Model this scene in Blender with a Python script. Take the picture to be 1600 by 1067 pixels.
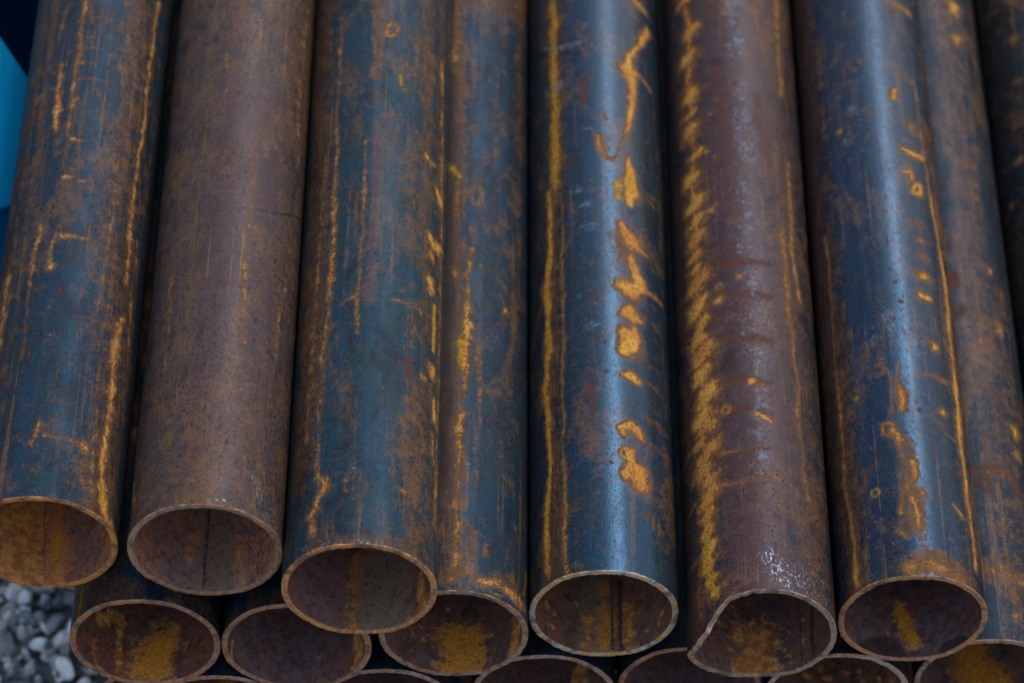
import bpy, math, random
import numpy as np
from mathutils import Vector, Matrix

scene = bpy.context.scene
for o in list(bpy.data.objects):
    bpy.data.objects.remove(o)
col = scene.collection

# ------------------------------------------------------------------ camera
PITCH = math.atan(5923.5 / 5000.0)
YAW = 22 / 5000.0 * math.cos(PITCH)
cam_d = bpy.data.cameras.new("camera")
cam = bpy.data.objects.new("camera", cam_d)
col.objects.link(cam)
scene.camera = cam
cam.location = (0.0, -1.42, 2.43)
cam.rotation_euler = (math.pi / 2 - PITCH, 0, YAW)
cam_d.sensor_fit = 'HORIZONTAL'
cam_d.sensor_width = 36.0
cam_d.lens = 112.5
cam_d.clip_start = 0.05
cam_d.clip_end = 500.0
cam_d.dof.use_dof = True
cam_d.dof.focus_distance = 2.42
cam_d.dof.aperture_fstop = 5.4

# ------------------------------------------------------------------ light
SUN = Vector((0.30, 0.59, 0.75)).normalized()        # where the bright part of the cloudy sky stands
sun_el = math.asin(SUN.z)
sun_az = math.atan2(SUN.x, SUN.y)
w = bpy.data.worlds.new("World")
scene.world = w
w.use_nodes = True
wn = w.node_tree
wn.nodes.clear()
wo = wn.nodes.new("ShaderNodeOutputWorld")
bg = wn.nodes.new("ShaderNodeBackground")
sky = wn.nodes.new("ShaderNodeTexSky")
sky.sky_type = 'NISHITA'
sky.sun_disc = False
sky.sun_elevation = sun_el
sky.sun_rotation = sun_az
sky.air_density = 1.0
sky.dust_density = 5.0
sky.ozone_density = 1.0
bg.inputs['Strength'].default_value = 0.15
wn.links.new(sky.outputs[0], bg.inputs[0])
wn.links.new(bg.outputs[0], wo.inputs[0])
sd = bpy.data.lights.new("sun", 'SUN')
sd.energy = 0.8
sd.angle = math.radians(7)
sd.color = (1.0, 0.95, 0.88)
so = bpy.data.objects.new("sun", sd)
col.objects.link(so)
so.location = (1, 2, 4)
so.rotation_euler = (-SUN).to_track_quat('-Z', 'Y').to_euler()

scene.view_settings.view_transform = 'Standard'
scene.view_settings.look = 'None'
scene.view_settings.exposure = 0.95
scene.view_settings.gamma = 1.0
scene.view_settings.use_curve_mapping = False
scene.cycles.max_bounces = 8
scene.cycles.use_denoising = True

# ------------------------------------------------------------------ node helpers
class NT:
    def __init__(s, name):
        s.m = bpy.data.materials.new(name)
        s.m.use_nodes = True
        s.t = s.m.node_tree
        s.t.nodes.clear()
        s.out = s.t.nodes.new("ShaderNodeOutputMaterial")
        s.b = s.t.nodes.new("ShaderNodeBsdfPrincipled")
        s.t.links.new(s.b.outputs[0], s.out.inputs['Surface'])
    def put(s, sock, v):
        if isinstance(v, bpy.types.NodeSocket):
            s.t.links.new(v, sock)
        elif v is not None:
            if isinstance(v, tuple) and len(v) == 3 and sock.type == 'RGBA':
                v = (*v, 1)
            sock.default_value = v
    def coords(s, off=(0, 0, 0)):
        tc = s.t.nodes.new("ShaderNodeTexCoord")
        mp = s.t.nodes.new("ShaderNodeMapping")
        mp.inputs['Location'].default_value = off
        s.t.links.new(tc.outputs['Object'], mp.inputs['Vector'])
        return mp.outputs[0]
    def scaled(s, vec, sc):
        mp = s.t.nodes.new("ShaderNodeMapping")
        mp.inputs['Scale'].default_value = sc
        s.t.links.new(vec, mp.inputs['Vector'])
        return mp.outputs[0]
    def noise(s, vec, scale, detail=3, rough=0.55, dist=0.0):
        n = s.t.nodes.new("ShaderNodeTexNoise")
        s.t.links.new(vec, n.inputs['Vector'])
        n.inputs['Scale'].default_value = scale
        n.inputs['Detail'].default_value = detail
        n.inputs['Roughness'].default_value = rough
        n.inputs['Distortion'].default_value = dist
        return n.outputs['Fac']
    def voro(s, vec, scale, what='Distance'):
        n = s.t.nodes.new("ShaderNodeTexVoronoi")
        s.t.links.new(vec, n.inputs['Vector'])
        n.inputs['Scale'].default_value = scale
        return n.outputs[what]
    def math(s, op, a, b=None, c=None, clamp=False):
        n = s.t.nodes.new("ShaderNodeMath")
        n.operation = op
        n.use_clamp = clamp
        s.put(n.inputs[0], a)
        if b is not None: s.put(n.inputs[1], b)
        if c is not None: s.put(n.inputs[2], c)
        return n.outputs[0]
    def step(s, x, a, b, lo=0.0, hi=1.0):
        n = s.t.nodes.new("ShaderNodeMapRange")
        n.interpolation_type = 'SMOOTHSTEP'
        s.put(n.inputs['Value'], x)
        n.inputs['From Min'].default_value = a
        n.inputs['From Max'].default_value = b
        n.inputs['To Min'].default_value = lo
        n.inputs['To Max'].default_value = hi
        return n.outputs['Result']
    def mix(s, f, a, b, mode='MIX'):
        n = s.t.nodes.new("ShaderNodeMix")
        n.data_type = 'RGBA'
        n.blend_type = mode
        n.clamp_factor = True
        s.put(n.inputs[0], f); s.put(n.inputs[6], a); s.put(n.inputs[7], b)
        return n.outputs[2]
    def fmix(s, f, a, b):
        n = s.t.nodes.new("ShaderNodeMix")
        n.data_type = 'FLOAT'
        s.put(n.inputs[0], f); s.put(n.inputs[2], a); s.put(n.inputs[3], b)
        return n.outputs[0]
    def attr(s, name):
        n = s.t.nodes.new("ShaderNodeAttribute")
        n.attribute_name = name
        sp = s.t.nodes.new("ShaderNodeSeparateColor")
        s.t.links.new(n.outputs['Color'], sp.inputs[0])
        return sp.outputs[0], sp.outputs[1], sp.outputs[2], n.outputs['Alpha']
    def bump(s, h, strength, dist=0.001, prev=None):
        n = s.t.nodes.new("ShaderNodeBump")
        n.inputs['Strength'].default_value = strength
        n.inputs['Distance'].default_value = dist
        s.put(n.inputs['Height'], h)
        if prev is not None: s.t.links.new(prev, n.inputs['Normal'])
        return n.outputs[0]

def jitter(t, f, noise, amp):
    """field + (noise-.5)*amp"""
    return t.math('ADD', f, t.math('MULTIPLY', t.math('SUBTRACT', noise, 0.5), amp))

# ------------------------------------------------------------------ steel surfaces
def pipe_outer(name, seed, scale_col, brown_col, brown=0.0, wear=0.5, gloss=0.34):
    t = NT(name)
    rag = 0.5 if gloss < 0.35 else (0.62 if wear > 0.85 else 1.0)
    grainy = 0.45 if wear > 0.75 else 1.0
    P = t.coords((seed * 3.17, seed * 1.31, seed * 0.73))
    o, y, r, p = t.attr("deposits")
    n, v, k, g = t.attr("tones")
    lon = t.scaled(P, (1, 0.03, 1))
    lon2 = t.scaled(P, (1, 0.10, 1))
    lon3 = t.scaled(P, (1, 0.42, 1))
    streak = t.noise(lon, 85, 4, 0.62)
    streakf = t.noise(lon2, 420, 3, 0.6)
    smear = t.noise(lon3, 60, 5, 0.65, 0.6)
    mott = t.noise(P, 28, 5, 0.62, 0.5)
    mid = t.noise(P, 110, 5, 0.68)
    fine = t.noise(P, 520, 4, 0.68)
    grain = t.noise(P, 1500, 2, 0.6)
    # mill scale: thin oxide film, blue shifting to teal, near black and grey
    s = scale_col
    film = t.mix(t.step(mott, 0.40, 0.60), s, (s[0] * 1.2 + .001, s[1] * 1.05, s[2] * 0.62))
    film = t.mix(t.step(streak, 0.46, 0.60, 0, 0.7), film, (s[0] * 1.0, s[1] * 1.5, s[2] * 1.55))
    film = t.mix(t.step(smear, 0.50, 0.64, 0, 0.8), film, (0.0062, 0.0080, 0.0105))
    film = t.mix(t.step(mid, 0.52, 0.66, 0, 0.55), film, (0.0120, 0.0180, 0.0250))
    film = t.mix(t.step(grain, 0.50, 0.66, 0, 0.50), film, (0.034, 0.038, 0.040))
    film = t.mix(t.step(fine, 0.38, 0.48, 0.45, 0), film, (0.004, 0.005, 0.007))
    # thin brown rust film
    bf = t.math('ADD', n, brown - 0.04)
    bf = jitter(t, bf, streak, 1.4 * grainy)
    bf = jitter(t, bf, smear, 1.1)
    bf = jitter(t, bf, mid, 0.9)
    bf = jitter(t, bf, fine, 1.0)
    bf = jitter(t, bf, streakf, 0.5 * grainy)
    bf = jitter(t, bf, mott, 1.0)
    bm = t.step(bf, 0.28, 0.72)
    B = brown_col
    bc = t.mix(t.step(mid, 0.40, 0.60), B, (B[0] * 1.5, B[1] * 1.15, B[2] * 0.85))
    bc = t.mix(t.step(smear, 0.44, 0.58), bc, (B[0] * 0.75, B[1] * 0.85, B[2] * 1.1))
    bc = t.mix(t.step(jitter(t, streakf, mid, 0.8), 0.50, 0.64, 0, 0.6 * grainy), bc, (0.098, 0.054, 0.022))
    bc = t.mix(t.step(fine, 0.40, 0.50, 0.80, 0), bc, (0.013, 0.008, 0.007))
    c = t.mix(t.math('MULTIPLY', bm, 0.90), film, bc)
    # violet oxide
    vm = t.step(jitter(t, jitter(t, jitter(t, v, mott, 1.2), mid, 0.8), fine, 0.8), 0.2, 0.9, 0, 0.85)
    c = t.mix(vm, c, t.mix(t.step(jitter(t, fine, mid, 0.8), 0.42, 0.58), (0.0330, 0.0135, 0.0120), (0.0260, 0.0220, 0.0340)))
    # long drawn scratches and handling streaks
    dr = t.step(t.noise(t.scaled(P, (1, 0.012, 1)), 300, 2, 0.5), 0.60, 0.72)
    dr = t.math('MULTIPLY', dr, t.step(t.noise(P, 12, 3), 0.44, 0.60))
    dr = t.math('MULTIPLY', dr, t.step(mid, 0.36, 0.52))
    c = t.mix(t.math('MULTIPLY', dr, 0.55 * wear + 0.25), c, (0.125, 0.064, 0.022))
    dr2 = t.math('MULTIPLY', t.step(jitter(t, t.noise(t.scaled(P, (1, 0.035, 1)), 120, 3, 0.6, 0.3), fine, 0.30), 0.56, 0.68), t.step(t.noise(lon3, 15, 3), 0.44, 0.60))
    c = t.mix(t.math('MULTIPLY', dr2, 0.50 * grainy), c, t.mix(mid, (0.036, 0.020, 0.010), (0.120, 0.068, 0.028)))
    # dark water marks and grime
    wmk = t.step(jitter(t, t.noise(lon3, 38, 5, 0.7, 1.5), fine, 0.5), 0.57, 0.66, 0, 0.60)
    c = t.mix(wmk, c, (0.007, 0.006, 0.006))
    scr = t.step(t.noise(t.scaled(P, (0.10, 1, 0.10)), 260, 3, 0.6, 0.4), 0.66, 0.72)
    scr = t.math('MULTIPLY', scr, t.step(t.noise(P, 17, 2), 0.50, 0.62))
    c = t.mix(t.math('MULTIPLY', scr, 0.35), c, (0.060, 0.045, 0.032))
    # cloudy rust bloom that follows nothing in particular
    cl = t.step(jitter(t, jitter(t, t.noise(lon3, 24, 4, 0.6, 1.0), fine, 0.6), mid, 0.4), 0.53, 0.68, 0, 0.62)
    c = t.mix(cl, c, t.mix(mid, (0.034, 0.018, 0.009), (0.105, 0.058, 0.023)))
    # round blooms and pin-prick pitting
    blm = t.step(jitter(t, t.noise(P, 75, 3, 0.55, 0.8), fine, 0.5), 0.60, 0.70, 0, 0.50)
    c = t.mix(blm, c, t.mix(grain, (0.026, 0.012, 0.007), (0.078, 0.036, 0.015)))
    blv = t.step(jitter(t, t.noise(P, 48, 4, 0.6, 0.8), fine, 0.7), 0.57, 0.68, 0, 0.45)
    c = t.mix(blv, c, (0.016, 0.019, 0.026))
    # dark patches
    km = t.step(jitter(t, jitter(t, k, mid, 0.9), fine, 0.5), 0.3, 0.75, 0, 0.8)
    c = t.mix(km, c, (0.0045, 0.0055, 0.0080))
    # red-brown rust: drawn patches plus a sprinkle of specks
    rm = t.step(jitter(t, jitter(t, r, mid, 1.1), fine, 1.3), 0.36, 0.66)
    sp = t.math('MULTIPLY', t.step(t.noise(P, 360, 4, 0.65), 0.57, 0.64), t.step(t.noise(P, 22, 4), 0.42, 0.60))
    sp = t.math('MULTIPLY', sp, wear, clamp=True)
    rr = t.math('MAXIMUM', t.math('MULTIPLY', rm, 0.80), sp)
    c = t.mix(rr, c, t.mix(grain, (0.022, 0.009, 0.006), (0.070, 0.026, 0.012)))
    # ochre deposits: a thin tan edge thickening to crusty ochre
    of = jitter(t, jitter(t, jitter(t, jitter(t, o, mid, 1.0 * rag), fine, 0.85 * rag), streakf, 0.45 * rag), smear, 0.70 * rag)
    gate = t.step(o, 0.02, 0.20)
    halo = t.math('MULTIPLY', t.step(of, 0.10, 0.50, 0, 0.45), gate)
    c = t.mix(halo, c, (0.052, 0.031, 0.015))
    om = t.math('MULTIPLY', t.step(of, 0.40, 0.66), gate)
    core = t.step(of, 0.62, 0.98)
    oc = t.mix(core, (0.098, 0.046, 0.015), t.mix(t.step(mott, 0.42, 0.58), (0.265, 0.115, 0.024), (0.330, 0.180, 0.030)))
    oc = t.mix(t.step(mid, 0.50, 0.64, 0, 0.6 * rag), oc, (0.200, 0.125, 0.060))
    oc = t.mix(t.step(fine, 0.40, 0.50, 0.65, 0), oc, (0.058, 0.026, 0.010))
    c = t.mix(t.math('MULTIPLY', om, t.fmix(core, 0.72, 0.95)), c, oc)
    yf = jitter(t, jitter(t, jitter(t, y, mid, 0.9 * rag), fine, 0.6 * rag), smear, 0.4 * rag)
    ym = t.math('MULTIPLY', t.step(yf, 0.36, 0.70), t.step(y, 0.02, 0.2))
    yc = t.mix(t.step(fine, 0.42, 0.58), (0.150, 0.075, 0.008), (0.300, 0.165, 0.012))
    yc = t.mix(t.math('SUBTRACT', 1.0, t.math('MAXIMUM', om, t.step(y, 0.60, 0.9))), yc, (0.052, 0.046, 0.014))
    c = t.mix(t.math('MULTIPLY', ym, 0.80), c, yc)
    # pale scuffs, painted highlight strokes and bare bright metal chips
    pm = t.step(jitter(t, jitter(t, jitter(t, jitter(t, p, fine, 1.4), mid, 1.3), grain, 0.5), smear, 1.0), 0.40, 0.80, 0, 0.60)
    pm = t.math('MULTIPLY', pm, t.step(p, 0.02, 0.2))
    pm = t.math('MULTIPLY', pm, t.step(t.noise(P, 300, 4, 0.7), 0.46, 0.56, 1, 0.05))
    c = t.mix(pm, c, (0.070, 0.125, 0.195))
    gl = t.math('MULTIPLY', t.step(jitter(t, t.noise(t.scaled(P, (1, 0.45, 1)), 620, 3, 0.65), g, 0.05), 0.575, 0.65), t.step(jitter(t, g, mid, 0.9), 0.15, 0.8))
    gl2 = t.math('MULTIPLY', t.step(t.noise(P, 900, 1), 0.775, 0.80), 0.8)
    chip = t.math('MAXIMUM', gl, gl2)
    c = t.mix(t.math('MULTIPLY', chip, 0.6), c, (0.10, 0.18, 0.26))
    # tiny dark pits
    pit = t.math('MULTIPLY', t.step(t.noise(t.scaled(P, (1, 0.6, 1)), 400, 2, 0.5), 0.33, 0.38, 1, 0), t.step(t.noise(P, 26, 3), 0.42, 0.58))
    c = t.mix(t.math('MULTIPLY', pit, 0.8), c, (0.010, 0.004, 0.003))
    t.put(t.b.inputs['Base Color'], c)
    ro = t.fmix(bm, gloss, 0.47)
    ro = t.math('ADD', ro, t.math('MULTIPLY', t.math('SUBTRACT', mid, 0.5), 0.40))
    ro = t.math('ADD', ro, t.math('MULTIPLY', t.math('SUBTRACT', smear, 0.5), 0.45))
    ro = t.math('ADD', ro, t.math('MULTIPLY', t.math('SUBTRACT', fine, 0.5), 0.35))
    ro = t.fmix(vm, ro, 0.42)
    ro = t.fmix(t.math('MAXIMUM', om, t.math('MULTIPLY', ym, 0.8)), ro, 0.82)
    ro = t.fmix(rr, ro, 0.75)
    ro = t.fmix(chip, ro, 0.36)
    t.put(t.b.inputs['Roughness'], t.math('MAXIMUM', ro, 0.16))
    t.put(t.b.inputs['Metallic'], t.math('MULTIPLY', chip, 0.5))
    t.put(t.b.inputs['Specular IOR Level'], t.fmix(t.math('MAXIMUM', om, t.math('MAXIMUM', bm, rr)), 0.17 if gloss < 0.35 else 0.10, 0.09))
    t.put(t.b.inputs['Specular Tint'], t.mix(t.math('MAXIMUM', bm, vm), (0.06, 0.42, 1.0), (0.75, 0.75, 0.95)))
    h = t.math('ADD', t.math('MULTIPLY', fine, 0.6), t.math('MULTIPLY', grain, 0.3))
    h = t.math('ADD', h, t.math('MULTIPLY', om, 0.6))
    h = t.math('ADD', h, t.math('MULTIPLY', rr, 0.35))
    h = t.math('SUBTRACT', h, t.math('MULTIPLY', pit, 0.9))
    nb = t.bump(h, 0.35, 0.0006)
    nb = t.bump(mott, 0.30, 0.0012, nb)
    t.put(t.b.inputs['Normal'], nb)
    return t.m

def pipe_inner(name, seed, base, speck=0.5):
    t = NT(name)
    P = t.coords((seed * 2.17, seed * 0.31, seed * 1.73))
    o, y, r, p = t.attr("deposits")
    n, v, k, g = t.attr("tones")
    mott = t.noise(P, 40, 5, 0.62)
    mid = t.noise(P, 130, 5, 0.65)
    fine = t.noise(P, 480, 4, 0.65)
    lon = t.noise(t.scaled(P, (1, 0.08, 1)), 150, 3)
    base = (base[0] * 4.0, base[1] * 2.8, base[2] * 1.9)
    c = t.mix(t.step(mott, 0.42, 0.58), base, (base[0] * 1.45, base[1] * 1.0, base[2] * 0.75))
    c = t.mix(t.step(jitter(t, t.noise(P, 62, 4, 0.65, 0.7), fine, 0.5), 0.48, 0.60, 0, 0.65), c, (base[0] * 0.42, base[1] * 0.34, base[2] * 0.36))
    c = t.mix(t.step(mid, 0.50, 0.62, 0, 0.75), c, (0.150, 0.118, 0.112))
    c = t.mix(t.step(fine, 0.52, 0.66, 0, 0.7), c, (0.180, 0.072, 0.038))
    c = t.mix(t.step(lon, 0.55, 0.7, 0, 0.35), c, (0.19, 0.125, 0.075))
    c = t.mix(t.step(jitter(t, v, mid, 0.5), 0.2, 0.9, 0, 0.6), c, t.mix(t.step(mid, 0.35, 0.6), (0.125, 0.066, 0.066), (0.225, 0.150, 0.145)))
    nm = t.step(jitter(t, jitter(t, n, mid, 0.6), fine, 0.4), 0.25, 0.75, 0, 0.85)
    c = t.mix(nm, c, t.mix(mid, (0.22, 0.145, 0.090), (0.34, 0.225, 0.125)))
    sp = t.math('MULTIPLY', t.step(t.noise(P, 170, 3, 0.6), 0.57, 0.66), t.step(t.noise(P, 34, 3), 0.44, 0.58))
    sp2 = t.math('MULTIPLY', t.step(t.noise(P, 420, 3, 0.6), 0.58, 0.66), t.step(mott, 0.42, 0.55))
    c = t.mix(t.math('MULTIPLY', sp2, 0.65), c, (0.34, 0.130, 0.036))
    c = t.mix(t.math('MULTIPLY', sp, speck), c, (0.42, 0.165, 0.030))
    dk = t.step(t.noise(t.scaled(P, (1, 0.85, 1)), 210, 4, 0.65), 0.36, 0.48, 0.55, 0)
    c = t.mix(dk, c, (0.070, 0.026, 0.016))
    om = t.math('MULTIPLY', t.step(jitter(t, jitter(t, jitter(t, o, mid, 1.1), fine, 0.8), mott, 0.8), 0.34, 0.74), t.step(o, 0.02, 0.25))
    oc = t.mix(t.step(mid, 0.44, 0.58), (0.50, 0.17, 0.030), (0.85, 0.36, 0.07))
    oc = t.mix(t.step(fine, 0.32, 0.5, 0.6, 0), oc, (0.200, 0.080, 0.020))
    c = t.mix(t.math('MULTIPLY', om, 0.9), c, oc)
    ym = t.math('MULTIPLY', t.step(jitter(t, jitter(t, jitter(t, y, mid, 1.1), fine, 0.8), mott, 0.8), 0.36, 0.80), t.step(y, 0.02, 0.25))
    yc = t.mix(t.step(fine, 0.35, 0.6), (0.62, 0.190, 0.012), (0.95, 0.36, 0.020))
    yc = t.mix(t.step(mid, 0.50, 0.62, 0, 0.7), yc, (0.50, 0.150, 0.020))
    c = t.mix(t.math('MULTIPLY', ym, 0.85), c, yc)
    c = t.mix(t.step(jitter(t, p, fine, 0.6), 0.4, 0.7, 0, 0.6), c, (0.20, 0.24, 0.28))
    c = t.mix(t.step(jitter(t, k, mid, 0.4), 0.35, 0.65, 0, 0.8), c, (0.040, 0.022, 0.018))
    t.put(t.b.inputs['Base Color'], c)
    ro = t.fmix(t.math('MAXIMUM', om, ym), 0.58, 0.85)
    t.put(t.b.inputs['Roughness'], ro)
    t.put(t.b.inputs['Specular IOR Level'], 0.4)
    h = t.math('ADD', t.math('MULTIPLY', fine, 0.9), t.math('MULTIPLY', mid, 0.9))
    h = t.math('ADD', h, t.math('MULTIPLY', om, 0.3))
    t.put(t.b.inputs['Normal'], t.bump(h, 0.5, 0.0009))
    return t.m

def rim_material(name, seed, warm, pale, orange):
    """cut edge: warm = base colour, pale = amount of whitish bloom, orange = amount of fresh rust"""
    t = NT(name)
    P = t.coords((seed * 1.9, seed * 2.3, seed * 0.7))
    warm = (warm[0] * 2.1, warm[1] * 1.5, warm[2] * 1.05)
    a = t.noise(P, 60, 4, 0.6)
    b = t.noise(P, 260, 4, 0.65)
    cc = t.noise(P, 900, 2)
    c = t.mix(t.step(b, 0.35, 0.65), warm, (warm[0] * 0.45, warm[1] * 0.38, warm[2] * 0.4))
    c = t.mix(t.math('MULTIPLY', t.step(a, 0.36, 0.60), pale), c, (0.62, 0.60, 0.46))
    c = t.mix(t.math('MULTIPLY', t.step(t.noise(P, 38, 3), 0.42, 0.56), orange), c, (0.62, 0.27, 0.045))
    c = t.mix(t.step(t.noise(P, 420, 3), 0.60, 0.68, 0, 0.8), c, (0.085, 0.026, 0.012))
    c = t.mix(t.step(a, 0.50, 0.62, 0, 0.80), c, (0.105, 0.045, 0.026))
    c = t.mix(t.step(cc, 0.66, 0.74, 0, 0.5), c, (0.45, 0.42, 0.38))
    t.put(t.b.inputs['Base Color'], c)
    t.b.inputs['Roughness'].default_value = 0.62
    t.put(t.b.inputs['Normal'], t.bump(t.math('ADD', b, t.math('MULTIPLY', cc, 0.5)), 0.7, 0.0008))
    return t.m

def weld_material():
    t = NT("weld_seam_rust")
    P = t.coords()
    n = t.noise(P, 400, 3)
    t.put(t.b.inputs['Base Color'], t.mix(t.step(n, 0.4, 0.6), (0.060, 0.034, 0.026), (0.200, 0.115, 0.065)))
    t.b.inputs['Roughness'].default_value = 0.7
    return t.m

# ------------------------------------------------------------------ smooth value noise for the drawn edges
rng = np.random.RandomState(7)
LAT = rng.rand(256, 256)
def vnoise(a, b):
    ia = np.floor(a).astype(int); ib = np.floor(b).astype(int)
    fa = a - ia; fb = b - ib
    fa = fa * fa * (3 - 2 * fa); fb = fb * fb * (3 - 2 * fb)
    g = lambda i, j: LAT[i & 255, j & 255]
    return (g(ia, ib) * (1 - fa) * (1 - fb) + g(ia + 1, ib) * fa * (1 - fb) + g(ia, ib + 1) * (1 - fa) * fb + g(ia + 1, ib + 1) * fa * fb) - 0.5

# ------------------------------------------------------------------ data measured on the pipes
# axis position (x, z) and the y of the cut end, metres
PIPES = {
 'A0': (-0.34921,0.13532,0.32000),
 'A1': (-0.23263,-0.02468,0.32000),
 'A2': (-0.10263,-0.01831,0.32000),
 'A3': (0.02073,-0.00471,0.32000),
 'A4': (0.13612,0.00288,0.32000),
 'A5': (0.25212,-0.00285,0.32000),
 'A6': (0.37157,0.01084,0.32000),
 'A7': (0.49044,0.00086,0.32000),
 'B1': (-0.28293,-0.02665,0.42303),
 'B2': (-0.16832,-0.02423,0.41489),
 'B3': (-0.04875,-0.01643,0.42120),
 'B4': (0.06606,-0.00056,0.42533),
 'B5': (0.18622,-0.01712,0.42314),
 'B6': (0.30239,-0.00305,0.42305),
 'C1': (-0.35484,0.00128,0.51229),
 'C2': (-0.23074,-0.01493,0.52512),
 'C3': (-0.11608,-0.04413,0.51696),
}

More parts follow.
